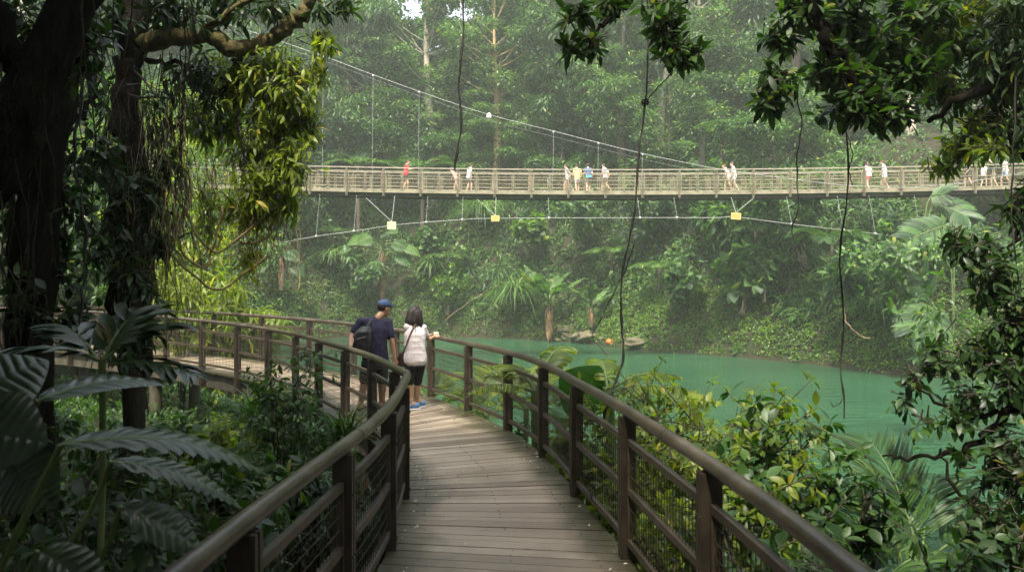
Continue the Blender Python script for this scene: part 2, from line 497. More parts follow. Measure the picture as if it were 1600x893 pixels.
    for u in (4.3, 9.5, 14.5, 19.5, 24.0, 29.0, 36.0):
        a, b = at(INNER, u), at(OUTER, u); d = nrm(b-a)
        for p in (a+d*.28, b-d*.28):
            mb = MB(); gz = g1(p[0], p[1])-.6
            tube(mb, [[p[0], p[1], gz], [p[0], p[1], p[2]-.34]], .13, 12)
            mb.build('support_post', wood, root)

def build_railing(curve, label, phase_d, spacing, side):
    """side: +1 when the walking side lies on the curve's right-hand normal"""
    root = thing('railing', label, 'railing', 'boardwalk railings')
    railm, nt, out = newmat('handrail wood')
    n = noise(nt, 2.5, 6, .7); n2 = noise(nt, 75, 4, .7)
    c = ramp(nt, n, [(.3, (.020, .014, .009)), (.5, (.052, .037, .026)), (.7, (.12, .098, .072))])
    c = mix(nt, ramp(nt, n2, [(.56, (0, 0, 0)), (.72, (.5, .5, .5))]), c, (.24, .22, .17))
    principled(nt, out, c, .29, .5, bump(nt, n2, .4, .003))
    postm = plain_mat('dark brown post', (.018, .013, .009), (.06, .045, .03), 6, .5, .25, .004)
    barm = plain_mat('brown rail bar', (.028, .021, .014), (.088, .066, .042), 5, .5, .3, .004, (1, 1, 1))
    wirem = plain_mat('dark mesh wire', (.02, .018, .014), (.06, .05, .035), 10, .5, 0, metal=.2)
    top = resample(curve, step=.16); top = top+np.array([0, 0, 1.0])
    mb = MB(); tube(mb, top, .0385, 16); hr = mb.build('handrail', railm, root)
    for i in range(9, len(top)-4, 19):
        mb = MB(); dv = nrm(top[i+1]-top[i]); tube(mb, [top[i]-dv*.006, top[i]+dv*.006], .0398, 16); mb.build('joint_ring', postm, hr)
    fine = resample(curve, step=.02)
    s = np.arange(len(fine))*.02
    tan = nrm(np.gradient(fine, axis=0)); nor = np.stack([tan[:, 1], -tan[:, 0], 0*tan[:, 0]], 1)*side
    def pt(q):
        return np.array([np.interp(q, s, fine[:, k]) for k in range(3)])
    def tn(q):
        i = int(np.clip(q/.02, 0, len(fine)-1)); return tan[i], nor[i]
    # first post at depth phase_d
    q0 = s[np.argmin(np.abs(fine[:, 1]-phase_d))]
    qs = [q for q in q0+spacing*np.arange(-8, 40) if .1 < q < s[-1]-.2]
    for q in qs:
        p = pt(q); t, nn = tn(q); R = np.stack([t, nn, [0, 0, 1]], 1)
        mb = MB()
        for o in (-.024, .024):
            box(mb, p+t*o+[0, 0, .32], (.03, .105, 1.28), R=R)
        box(mb, p+[0, 0, .925], (.08, .07, .05), R=R)
        box(mb, p-[0, 0, .12], (.05, .10, .12), R=R)
        for hh in (.80, .47, .13):
            for o in (-.024, .024): box(mb, p+t*o+nn*.054+[0, 0, hh-.05], (.014, .012, .014), R=R)
        po = mb.build('post', postm, root, False)
    w1 = MB(); w2 = MB()
    for a, b in zip(qs[:-1], qs[1:]):
        a2, b2 = a+.065, b-.065
        n = max(2, int((b2-a2)/.3))
        line = [pt(a2+(b2-a2)*k/n) for k in range(n+1)]
        frame = MB()
        for h in (.80, .47, .13):
            for k in range(n): bar(frame, line[k]+[0, 0, h], line[k+1]+[0, 0, h], .035, .042)
        for q in (a2, b2):
            p = pt(q); bar(frame, p+[0, 0, .11], p+[0, 0, .82], .03, .022, up=tuple(tn(q)[0]))
        frame.build('panel_frame', barm, root, False)
        if pt(a)[1] < 1.0 or pt(a)[0] < -16: continue
        mesh = MB()
        m = int((b2-a2)/.055)
        pp = np.array([pt(a2+(b2-a2)*(k+.5)/m) for k in range(m)])
        sticks(mesh, pp+[0, 0, .12], pp+[0, 0, .81], .0027, .0027, 4)
        for h in np.arange(.2, .8, .075):
            L = np.array(line)+[0, 0, h]
            sticks(mesh, L[:-1], L[1:], .0027, .0027, 4)
        mesh.build('wire_mesh', wirem, root, False)
    return root

def build_petals():
    rs = np.random.default_rng(11)
    mb = MB(); N = 520
    k = rs.integers(30, 240, N)
    t = np.where(rs.random(N) < .62, rs.beta(1.2, 9, N), 1-rs.beta(1.2, 8, N))
    t = np.where(rs.random(N) < .1, rs.random(N), t)
    p = INNER[k]*(1-t)[:, None]*1.0+OUTER[k]*t[:, None]
    p = p+(INNER[np.minimum(k+1, len(INNER)-1)]-INNER[k])*rs.random((N, 1))
    p[:, 2] += .008
    ok = (t > .02) & (t < .98); p = p[ok]
    d = rs.normal(size=(len(p), 3)); d[:, 2] = rs.normal(0, .12, len(p))
    up = np.array([0, 0, 1.0])+rs.normal(0, .3, (len(p), 3))
    scatter(mb, leaf_tpl(2, .6, .3, -.1), p, d, up, rs.choice([.014, .02, .026, .036], len(p), p=[.35, .35, .22, .08]))
    m, nt, out = newmat('fallen petal')
    g = nt.nodes.new('ShaderNodeNewGeometry')
    c = ramp(nt, g.outputs['Random Per Island'], [(0, (.7, .66, .5)), (.6, (.62, .6, .48)), (.72, (.25, .17, .08)), (1, (.12, .07, .03))])
    principled(nt, out, c, .7, .3)
    tag(mb.build('fallen_petals', m), 'pale fallen petals scattered along the edges of the planks', 'petals', kind='stuff')
# ================================================================== suspension bridge
BX0, BX1 = -31.0, 31.0
def bridge_z(x): return 6.93+.22*((np.asarray(x, float)-6)/18)**2
BD0, BD1 = 43.2, 44.8

def build_bridge():
    root = thing('suspension_bridge', 'pale long footbridge hung from cables high over the green lake', 'footbridge')
    wood = plain_mat('tan bridge timber', (.13, .112, .07), (.26, .23, .15), 3, .65, .2, .01)
    top = plain_mat('bridge handrail', (.17, .14, .105), (.31, .265, .20), 2, .45, .1, .01)
    postw = plain_mat('weathered bridge post', (.09, .072, .045), (.20, .165, .11), 3, .65, .2, .01)
    under = plain_mat('bridge underside steel', (.05, .045, .03), (.12, .10, .07), 3, .7, .2, .01)
    wire = plain_mat('bridge mesh', (.10, .085, .05), (.18, .15, .095), 3, .6, 0)
    xs = np.arange(BX0, BX1, .5)
    mb = MB()
    for a, b in zip(xs[:-1], xs[1:]):
        bar(mb, (a, 44, float(bridge_z(a))), (b, 44, float(bridge_z(b))), 1.62, .07)
    mb.build('deck', wood, root, False)
    for y in (BD0-.04, BD1+.04):
        mb = MB()
        for a, b in zip(xs[:-1], xs[1:]):
            bar(mb, (a, y, float(bridge_z(a))-.03), (b, y, float(bridge_z(b))-.03), .07, .22)
        mb.build('edge_beam', wood, root, False)
    mb = MB()
    for a, b in zip(xs[:-1], xs[1:]):
        for y in (43.5, 44.5): bar(mb, (a, y, float(bridge_z(a))-.22), (b, y, float(bridge_z(b))-.22), .12, .2)
    for x in np.arange(5.05-36, BX1, 2.0):
        if x > BX0: bar(mb, (x, 43.1, float(bridge_z(x))-.2), (x, 44.9, float(bridge_z(x))-.2), .1, .16)
    mb.build('underframe', under, root, False)
    px = [x for x in 5.05+2.0*np.arange(-18, 13) if BX0+.2 < x < BX1-.2]
    for y, near in ((BD0-.1, True), (BD1+.1, False)):
        mb = MB()
        for a, b in zip(xs[:-1], xs[1:]):
            za, zb = float(bridge_z(a))+1.2, float(bridge_z(b))+1.2
            bar(mb, (a, y, za), (b, y, zb), .12, .06)
        mb.build('handrail', top, root, False)
        mb = MB()
        for a, b in zip(xs[:-1], xs[1:]):
            za, zb = float(bridge_z(a)), float(bridge_z(b))
            for h, w in ((1.02, .04), (.62, .04), (.2, .045)):
                bar(mb, (a, y, za+h), (b, y, zb+h), .035, w)
        for x in px:
            z = float(bridge_z(x))
            for o in (.12, 1.0-.045, 1.0+.045, 1.88):
                if x+o < BX1-.3: bar(mb, (x+o, y, z+.03), (x+o, y, z+1.0), .035, .035, up=(0, 1, 0))
        mb.build('railing_frame', wood, root, False)
        for x in px:
            z = float(bridge_z(x)); mb = MB()
            for o in (-.032, .032):
                bar(mb, (x+o, y-.03 if near else y+.03, z-.33), (x+o, y-.03 if near else y+.03, z+1.16), .036, .09, up=(0, 1, 0))
            mb.build('post', postw, root, False)
        mb = MB(); w = np.arange(BX0+.1, BX1-.2, .10); z = bridge_z(w)
        A = np.stack([w, 0*w+y, z+.2], 1)
        sticks(mb, A, A+[0, 0, .78], .0042, .0042, 4)
        for h in np.arange(.28, .98, .10):
            L = np.stack([xs, 0*xs+y, bridge_z(xs)+h], 1)
            sticks(mb, L[:-1], L[1:], .0042, .0042, 4)
        mb.build('railing_mesh', wire, root, False)
    # main cables: read along the nearer one, the farther a little behind
    def px3(lst, d): return np.array([P(a, b, d) for a, b in lst])
    main = [(250, 5), (400, 52), (505, 88), (583, 117), (655, 143), (760, 178), (865, 205), (935, 223), (1004, 240), (1075, 255), (1130, 265), (1240, 280), (1330, 290), (1430, 292), (1540, 280), (1700, 250)]
    steel = M['steel']
    hx = [505, 583, 655, 866, 936, 1004]
    for d, dx in ((42.95, 0), (45.05, .5)):
        c = catmull(px3(main, 42.95), 6); c = c+[dx, d-42.95, .0]
        mb = MB(); tube(mb, c, .016 if dx == 0 else .005, 6); mb.build('main_cable', steel, root)
        for h in hx if dx == 0 else ():
            i = np.argmin(np.abs((h-CX)/F*42.95+dx-c[:, 0])); p = c[i]
            mb = MB(); z = float(bridge_z(p[0]))+.1
            sticks(mb, [p], [[p[0]-.05, p[1], z]], .009 if dx == 0 else .004, .009 if dx == 0 else .004, 5)
            box(mb, p+[0, 0, -.05], (.10, .08, .13))
            mb.build('hanger', steel, root)
    # lamp on the near main cable
    p = P(764, 180, 42.9)
    mb = MB(); tube(mb, [p+[0, 0, .12], p, p-[0, 0, .12], p-[0, 0, .2]], [.05, .12, .16, .05], 10)
    mb.build('cable_lamp', plain_mat('white lamp casing', (.6, .62, .58), (.75, .76, .7), 4, .5, 0), root)
    # wind cable below the deck, bowed towards the near side
    low = [(300, 408), (420, 383), (494, 369), (553, 361), (612, 352), (666, 347), (722, 343), (775, 341), (1000, 340), (1115, 340), (1150, 339), (1237, 350), (1368, 365), (1440, 375), (1600, 400)]
    c = catmull(px3(low, 42.3), 5)
    mb = MB(); tube(mb, c, .015, 6); mb.build('wind_cable', steel, root)
    for h in (494, 553, 666, 722, 870, 995, 1068, 1237, 1307, 1368, 1440):
        X = (h-CX)/F*42.3; i = np.argmin(np.abs(X-c[:, 0])); p = c[i]; z = float(bridge_z(p[0]))-.3
        mb = MB(); sticks(mb, [p], [[p[0], 43.1, z]], .007, .007, 5); box(mb, p, (.12, .08, .12)); mb.build('wind_hanger', steel, root)
    plate = plain_mat('yellow weight plate', (.38, .26, .07), (.50, .36, .12), 5, .6, 0)
    pale = plain_mat('faded yellow weight plate', (.46, .38, .22), (.58, .49, .31), 5, .6, 0)
    ink = plain_mat('faded ochre marks', (.26, .17, .06), (.32, .22, .09), 9, .7, 0)
    for (x, y, w, h, sx, sy, mt, kind) in ((612, 352, .46, .40, 572, 309, pale, 0), (774, 341, .44, .32, 745, 311, plate, 1), (1150, 337.5, .52, .36, 1178, 309, plate, 2)):
        p = P(x, y, 42.2)
        mb = MB(); box(mb, p, (w, .05, h), R=np.array([[math.cos(.08), 0, math.sin(.08)], [0, 1, 0], [-math.sin(.08), 0, math.cos(.08)]]) if kind == 2 else np.eye(3))
        po = mb.build('weight_plate', mt, root, False)
        mk = MB()
        def st(ax, az, bx, bz, t=.022): bar(mk, p+[ax*w, -.03, az*h], p+[bx*w, -.03, bz*h], .012, t, up=(1, .0, .3))
        if kind == 2:
            for q in ((-.36, -.26, -.36, .26), (-.36, .26, -.16, .26), (-.16, .26, -.16, -.26), (-.36, 0, -.16, 0), (.0, .28, .0, -.26), (-.06, .16, .0, .28), (.14, -.24, .14, .24), (.14, .24, .32, .24), (.32, .24, .32, -.24), (.14, -.24, .32, -.24)): st(*q)
        elif kind == 0:
            for q in ((-.36, -.3, -.36, .3), (-.36, .3, -.2, .2), (-.2, .2, -.36, 0), (-.05, -.3, .12, -.3), (-.05, .25, .12, .25)): st(*q, .016)
        else:
            for q in ((-.3, .25, .3, .25), (.22, -.25, .22, .25), (-.2, -.2, .1, -.2)): st(*q, .016)
        mo = mk.build('plate_marks', ink, po, False)
        mb = MB(); a = P(sx, sy, 43.05)
        sticks(mb, [p+[0, .03, h*.5]], [a], .014, .014, 5)
        sticks(mb, [p+[0, .03, h*.5]], [[p[0]+.02, 43.2, float(bridge_z(p[0]))-.3]], .012, .012, 5)
        mb.build('stay_cable', steel, root)
    return root

# ================================================================== people
def cap_mesh(bm, a, b, ra, rb, seg=10):
    """closed tapered limb"""
    a = Vector(a); b = Vector(b); d = (b-a); L = max(d.length, 1e-4); d.normalize()
    q = d.to_track_quat('Z', 'Y')
    rings = []
    n = 4
    prof = [(-ra*math.cos(math.pi/2*k/n), ra*math.sin(math.pi/2*k/n)) for k in range(n+1)]
    prof += [(L+rb*math.sin(math.pi/2*k/n), rb*math.cos(math.pi/2*k/n)) for k in range(n+1)]
    for (z, r) in prof:
        r = max(r, 1e-4)
        rings.append([bm.verts.new(a+q @ Vector((r*math.cos(2*math.pi*j/seg), r*math.sin(2*math.pi*j/seg), z))) for j in range(seg)])
    for i in range(len(rings)-1):
        for j in range(seg):
            k = (j+1) % seg
            bm.faces.new((rings[i][j], rings[i][k], rings[i+1][k], rings[i+1][j]))
    bm.faces.new(rings[0][::-1]); bm.faces.new(rings[-1])

def loft(bm, secs, rot=None, seg=18, power=2.3):
    """closed body from (centre, rx, ry) sections, each turned about z by rot"""
    rings = []
    for s in secs:
        c, rx, ry = s[:3]; a = s[3] if len(s) > 3 else (rot or 0)
        ring = []
        for j in range(seg):
            t = 2*math.pi*j/seg
            cx = math.copysign(abs(math.cos(t))**(2/power), math.cos(t))*rx; sy = math.copysign(abs(math.sin(t))**(2/power), math.sin(t))*ry
            ring.append(bm.verts.new((c[0]+cx*math.cos(a)-sy*math.sin(a), c[1]+cx*math.sin(a)+sy*math.cos(a), c[2])))
        rings.append(ring)
    for i in range(len(rings)-1):
        for j in range(seg):
            k = (j+1) % seg
            bm.faces.new((rings[i][j], rings[i][k], rings[i+1][k], rings[i+1][j]))
    bm.faces.new(rings[0][::-1]); bm.faces.new(rings[-1])

def ball(bm, c, r, rot=None, u=16, v=12):
    m = Matrix.Translation(Vector(c))
    if rot is not None: m = m @ rot.to_4x4()
    m = m @ Matrix.Diagonal((*r, 1))
    bmesh.ops.create_uvsphere(bm, u_segments=u, v_segments=v, radius=1, matrix=m)

def fuse(bm, name, vox, smooth=4, mat=None, parent=None):
    """merge overlapping closed shapes into one continuous skin"""
    me = bpy.data.meshes.new(name); bm.normal_update(); bm.to_mesh(me); bm.free()
    o = bpy.data.objects.new(name+'_raw', me); C.objects.link(o)
    r = o.modifiers.new('r', 'REMESH'); r.mode = 'VOXEL'; r.voxel_size = vox
    s = o.modifiers.new('s', 'SMOOTH'); s.factor = .5; s.iterations = smooth
    dg = bpy.context.evaluated_depsgraph_get()
    me2 = bpy.data.meshes.new_from_object(o.evaluated_get(dg))
    bpy.data.objects.remove(o); bpy.data.meshes.remove(me)
    me2.name = name
    me2.polygons.foreach_set('use_smooth', np.ones(len(me2.polygons), bool))
    return link(name, me2, mat, parent)

def cloth_mat(name, a, b=None, rough=.85, scale=14):
    return plain_mat(name, a, b or tuple(c*1.3 for c in a), scale, rough, .25, .01)

def wrinkle(o, amp, seed):
    """soft slanting folds in cloth"""
    if not amp: return
    r = np.random.default_rng(seed); me = o.data; n = len(me.vertices)
    co = np.empty(n*3, np.float32); me.vertices.foreach_get('co', co); co = co.reshape(-1, 3).astype(float)
    no = np.empty(n*3, np.float32); me.vertices.foreach_get('normal', no); no = no.reshape(-1, 3)
    f = np.zeros(n)
    for q in range(7):
        d = nrm(r.normal(size=3)*[1, 1, .8]); w = r.uniform(14, 34)
        ph = co@d*w+1.6*np.sin(co@r.normal(0, 7, 3))+r.uniform(0, 6)
        f += (1-np.abs(np.sin(ph)))**2*np.clip(np.sin(co@r.normal(0, 11, 3)+r.uniform(0, 6)), 0, 1)
    co += no*(f*amp)[:, None]
    me.vertices.foreach_set('co', co.astype(np.float32).ravel()); me.update()

M['skin'] = plain_mat('tan skin', (.30, .16, .09), (.40, .23, .14), 6, .5, 0)
M['skin_pale'] = plain_mat('fair skin', (.48, .30, .21), (.58, .38, .27), 6, .5, 0)
M['hair'] = plain_mat('black hair', (.006, .005, .005), (.026, .018, .016), 30, .6, .6, .006, (1, 1, .15))
M['hair_brown'] = plain_mat('dark brown hair', (.03, .015, .01), (.09, .05, .03), 30, .5, .4, .006, (1, 1, .15))

def hand(bm, wrist, tip_dir, normal, L=.17, curl=.5, thumb_side=1, thick=1.0):
    w = Vector(wrist); d = Vector(tip_dir).normalized(); n = Vector(normal); n = (n-d*n.dot(d)).normalized()
    s = d.cross(n)*thumb_side
    pl = L*.5
    for k, o in enumerate((-.03, -.01, .011, .03)):
        cap_mesh(bm, w+d*.01+s*o*.6, w+d*pl+s*o, .014*thick, .012*thick, 7)
        ln = L*(.36, .45, .5, .44)[3-k] if thumb_side > 0 else L*(.36, .45, .5, .44)[3-k]
        p = w+d*pl+s*o
        for j in range(3):
            dd = (d*math.cos(curl*(j+.6))+n*math.sin(curl*(j+.6))).normalized()
            q = p+dd*ln/3
            cap_mesh(bm, p, q, .0088*thick, .008*thick, 6); p = q
    p = w+d*.03+s*.026
    q = p+(d*.6+s*.75+n*.2).normalized()*L*.2; cap_mesh(bm, p, q, .013*thick, .010*thick, 6)
    r = q+(d*.85+s*.15+n*.35).normalized()*L*.18; cap_mesh(bm, q, r, .010*thick, .008*thick, 6)

def head_mesh(bm, c, face, r=.098, skin_top=True):
    """head with brow, nose, lips, chin and ears; face = direction looked in"""
    c = Vector(c); f = Vector(face); f.normalize(); s = f.cross(Vector((0, 0, 1))).normalized(); u = s.cross(f)
    R = Matrix((s, f, u)).transposed()
    ball(bm, c+u*.015, (r*.78, r*.95, r*1.02), R)
    ball(bm, c+f*.025-u*.055, (r*.6, r*.68, r*.72), R)
    ball(bm, c+f*.07-u*.10, (.022, .018, .018), R)
    cap_mesh(bm, c+f*.088+u*.012, c+f*.112-u*.024, .009, .014, 8)
    ball(bm, c+f*.082-u*.058, (.026, .012, .011), R)
    for k in (-1, 1):
        ball(bm, c+s*k*r*.77-f*.008-u*.008, (.012, .02, .032), R)
        ball(bm, c+s*k*.034+f*.078+u*.028, (.022, .012, .008), R)
    return s, f, u, R

def eyes(c, face, parent):
    c = Vector(c); f = Vector(face).normalized(); s = f.cross(Vector((0, 0, 1))).normalized(); u = s.cross(f)
    bm = bmesh.new()
    for k in (-1, 1): ball(bm, c+s*k*.034+f*.083+u*.004, (.012, .008, .007), Matrix((s, f, u)).transposed(), 8, 6)
    me = bpy.data.meshes.new('eyes'); bm.to_mesh(me); bm.free()
    return link('eyes', me, plain_mat('dark eyes', (.02, .015, .012), (.05, .04, .03), 50, .2, 0), parent)

def shoe(bm, ankle, direction, L=.27, ground=0.0):
    a = Vector(ankle); d = Vector(direction); d.z = 0; d.normalize()
    heel = Vector((a.x, a.y, ground))-d*.06
    cap_mesh(bm, heel+Vector((0, 0, .045)), heel+d*L*.5+Vector((0, 0, .045)), .042, .046, 10)
    cap_mesh(bm, heel+d*L*.5+Vector((0, 0, .043)), heel+d*(L-.075)+Vector((0, 0, .036)), .046, .036, 10)
    cap_mesh(bm, heel+d*.03+Vector((0, 0, .05)), Vector((a.x, a.y, ground+.10)), .045, .045, 10)

def flat_sole(bm, z):
    for v in bm.verts:
        if v.co.z < z: v.co.z = z

def lerp(a, b, t): return tuple(np.asarray(a)*(1-t)+np.asarray(b)*t)

def person(label, J, face, cols, height=1.65, vox=.014, bodyrot=0.0, shorts_len=.75, sleeve=.55, female=False, hair='short', cap=None, group=None, fingers=True, hips=None, arms_skin='skin', ground=0.0, feet=None, handcurl=(.5, .5), hand_n=None, extra=None, long_top=0.0):
    """J: joints sh_l el_l ha_l sh_r el_r ha_r hip_l kn_l an_l hip_r kn_r an_r neck head (world). One continuous body; clothes are children."""
    k = height/1.68
    Jv = {a: np.asarray(b, float) for a, b in J.items()}
    pel = (Jv['hip_l']+Jv['hip_r'])/2; chest = (Jv['sh_l']+Jv['sh_r'])/2
    shd = Jv['sh_r']-Jv['sh_l']; ry = math.atan2(shd[1], shd[0]); sw = np.linalg.norm(shd[:2])/2
    hpd = Jv['hip_r']-Jv['hip_l']; rh = math.atan2(hpd[1], hpd[0])
    skin = M[arms_skin]
    def trunk(bm, e, low=-.1, high=1.0, e2=0):
        up = chest-pel; secs = []
        prof = ((-.10, .130, .098), (0, .158, .115), (.12, .160, .112), (.34, .135 if female else .146, .098), (.60, .148 if female else .165, .108), (.82, .155 if female else .182, .106), (.96, .13 if female else .158, .085), (1.06, .07, .06))
        for (t, rx, r2) in prof:
            if t < low-1e-6 or t > high+.1: continue
            secs.append((pel+up*t, (rx*k+e+(e2 if t < .5 else 0)), (r2*k+e+(e2 if t < .5 else 0)), rh+(ry-rh)*min(max(t, 0), 1)))
        loft(bm, secs)
    bm = bmesh.new(); trunk(bm, 0)
    f = .88 if female else 1.0
    cap_mesh(bm, chest-(chest-pel)*.02, Jv['neck'], .062*k*f, .052*k*f)
    cap_mesh(bm, Jv['neck'], Jv['head']-np.array([0, 0, .04]), .052*k*f, .05*k*f)
    s, fv, u, R = head_mesh(bm, Jv['head'], face, .1*k)
    for sd in ('l', 'r'):
        sh, el, ha = Jv['sh_'+sd], Jv['el_'+sd], Jv['ha_'+sd]
        cap_mesh(bm, lerp(chest, sh, .5), sh, .06*k*f, .055*k*f)
        cap_mesh(bm, sh, el, .050*k*f, .040*k*f); cap_mesh(bm, el, lerp(el, ha, .35), .040*k*f, .041*k*f); cap_mesh(bm, lerp(el, ha, .35), ha, .041*k*f, .027*k*f)
        dh = np.asarray(ha)-np.asarray(el)
        if fingers:
            hd, hn = (hand_n or {}).get(sd, (dh, (0, 1, 0)))
            hand(bm, ha, hd, hn, .18*k*f, handcurl[0 if sd == 'l' else 1], 1 if sd == 'r' else -1, f)
        else:
            dh = dh/np.linalg.norm(dh); cap_mesh(bm, ha, ha+dh*.11*k, .03*k, .022*k)
        hp, kn, an = Jv['hip_'+sd], Jv['kn_'+sd], Jv['an_'+sd]
        cap_mesh(bm, hp, kn, .086*k, .056*k); cap_mesh(bm, kn, lerp(kn, an, .3), .054*k, .057*k); cap_mesh(bm, lerp(kn, an, .3), an, .057*k, .036*k)
        ft = (feet or {}).get(sd, face); shoe(bm, an, ft, .24*k, ground+.012)
    body = fuse(bm, 'person', vox if not fingers else .0085, 3, skin)
    tag(body, label, 'person', group)
    # shirt
    bm = bmesh.new(); trunk(bm, .016*k, low=-.10 if not long_top else -.1, high=.98, e2=.012*k)
    if long_top:
        loft(bm, [(pel+np.array([0, 0, -long_top]), .185*k, .14*k, rh), (pel, .175*k, .13*k, rh), (pel+np.array([0, 0, .12]), .165*k, .125*k, rh)])
    for sd in ('l', 'r'):
        sh, el = Jv['sh_'+sd], Jv['el_'+sd]
        cap_mesh(bm, lerp(chest, sh, .4), sh, .07*k*f, .068*k*f)
        cap_mesh(bm, sh, lerp(sh, el, sleeve), .066*k*f, .064*k*f)
    cap_mesh(bm, chest, lerp(chest, Jv['neck'], .45), .075*k*f, .066*k*f)
    sm = cols['shirt'] if not isinstance(cols['shirt'], tuple) else cloth_mat('shirt cloth', cols['shirt'])
    o = fuse(bm, 'shirt', vox, 3, sm, body); wrinkle(o, .0055*k if fingers else 0, 3)
    # shorts or trousers
    bm = bmesh.new()
    loft(bm, [(pel+np.array([0, 0, -.09*k]), .158*k, .125*k, rh), (pel, .172*k, .130*k, rh), (pel+np.array([0, 0, .10*k]), .165*k, .12*k, rh)])
    for sd in ('l', 'r'):
        hp, kn, an = Jv['hip_'+sd], Jv['kn_'+sd], Jv['an_'+sd]
        if shorts_len <= 1:
            cap_mesh(bm, hp, lerp(hp, kn, shorts_len), .10*k, (.07 if female else .086)*k)
        else:
            cap_mesh(bm, hp, kn, .10*k, .072*k); cap_mesh(bm, kn, lerp(kn, an, shorts_len-1), .072*k, .055*k)
    fuse(bm, 'shorts' if shorts_len <= 1 else 'trousers', vox, 3, cols['shorts'] if not isinstance(cols['shorts'], tuple) else cloth_mat('shorts cloth', cols['shorts']), body)
    # shoes
    for sd in ('l', 'r'):
        bm = bmesh.new(); ft = (feet or {}).get(sd, face)
        shoe(bm, Jv['an_'+sd], ft, .275*k, ground)
        for v in bm.verts: v.co.z = max(v.co.z, ground+.004)
        fuse(bm, 'shoe', max(vox*.8, .008), 2, cols.get('shoe') if not isinstance(cols.get('shoe'), tuple) else cloth_mat('shoe cloth', cols['shoe']), body)
    # hair / cap
    h = Vector(J['head']); r = .1*k
    bm = bmesh.new()
    hairm = M[cols.get('hair', 'hair')]
    if hair == 'short':
        ball(bm, h-fv*.018+u*.03, (r*.86, r*.98, r*.98), R)
    elif hair == 'long':
        ball(bm, h-fv*.015+u*.026, (r*.86, r*1.0, r*1.0), R)
        b = Vector(J['neck'])
        cap_mesh(bm, h-fv*.06, h-fv*.085-u*.13*k, .088*k, .09*k)
        cap_mesh(bm, h-fv*.085-u*.12*k, h-fv*.085-u*.29*k, .082*k, .03*k)
        for sg in (-1, 1):
            cap_mesh(bm, h+s*sg*.05-fv*.03, h+s*sg*.056-fv*.05-u*.14*k, .048, .044)
            cap_mesh(bm, h+s*sg*.056-fv*.05-u*.13*k, h+s*sg*.04-fv*.07-u*.25*k, .042, .02)
    elif hair == 'tail':
        ball(bm, h-fv*.015+u*.028, (r*.9, r*1.02, r*1.0), R)
        cap_mesh(bm, h-fv*.1, h-fv*.13-u*.16, .035, .02)
    if hair:
        ho = fuse(bm, 'hair', vox*.8, 3, hairm, body)
        if fingers and hair == 'long':
            r2 = np.random.default_rng(5); lk = MB(); hh, ff, ss, uu = [np.array(q) for q in (h, fv, s, u)]
            for q in range(190):
                a = r2.uniform(.9, 2*math.pi-.9)+0; L = r2.uniform(.22, .36)*k
                o1 = -ff*-math.cos(a)*r*1.02+ss*math.sin(a)*r*.95
                p0 = hh+o1*.55+uu*r*.85; p1 = hh+o1*1.06+uu*.01; p2 = hh+o1*1.10-uu*L*.5+r2.normal(0, .008, 3); p3 = hh+o1*r2.uniform(.75, 1.15)-uu*L+r2.normal(0, .026, 3)
                tube(lk, catmull([p0, p1, p2, p3], 5), np.linspace(.008, .002, 16), 5)
            lk.build('hair_locks', hairm, ho)
    if cap:
        bm = bmesh.new(); ball(bm, h-fv*.006+u*.045, (r*.93, r*1.07, r*.86), R)
        bmesh.ops.bisect_plane(bm, geom=bm.verts[:]+bm.edges[:]+bm.faces[:], plane_co=h+u*.028, plane_no=u, clear_inner=True)
        bmesh.ops.holes_fill(bm, edges=[e for e in bm.edges if e.is_boundary])
        me = bpy.data.meshes.new('cap'); bm.to_mesh(me); bm.free()
        for q in me.polygons: q.use_smooth = True
        co = link('cap', me, cap, body)
        bm = bmesh.new(); ball(bm, h+fv*.105*k+u*.034, (r*.74, r*.72, .010), R)
        me = bpy.data.meshes.new('brim'); bm.to_mesh(me); bm.free()
        for q in me.polygons: q.use_smooth = True
        link('brim', me, cap, co)
    if fingers: eyes(J['head'], face, body)
    return body

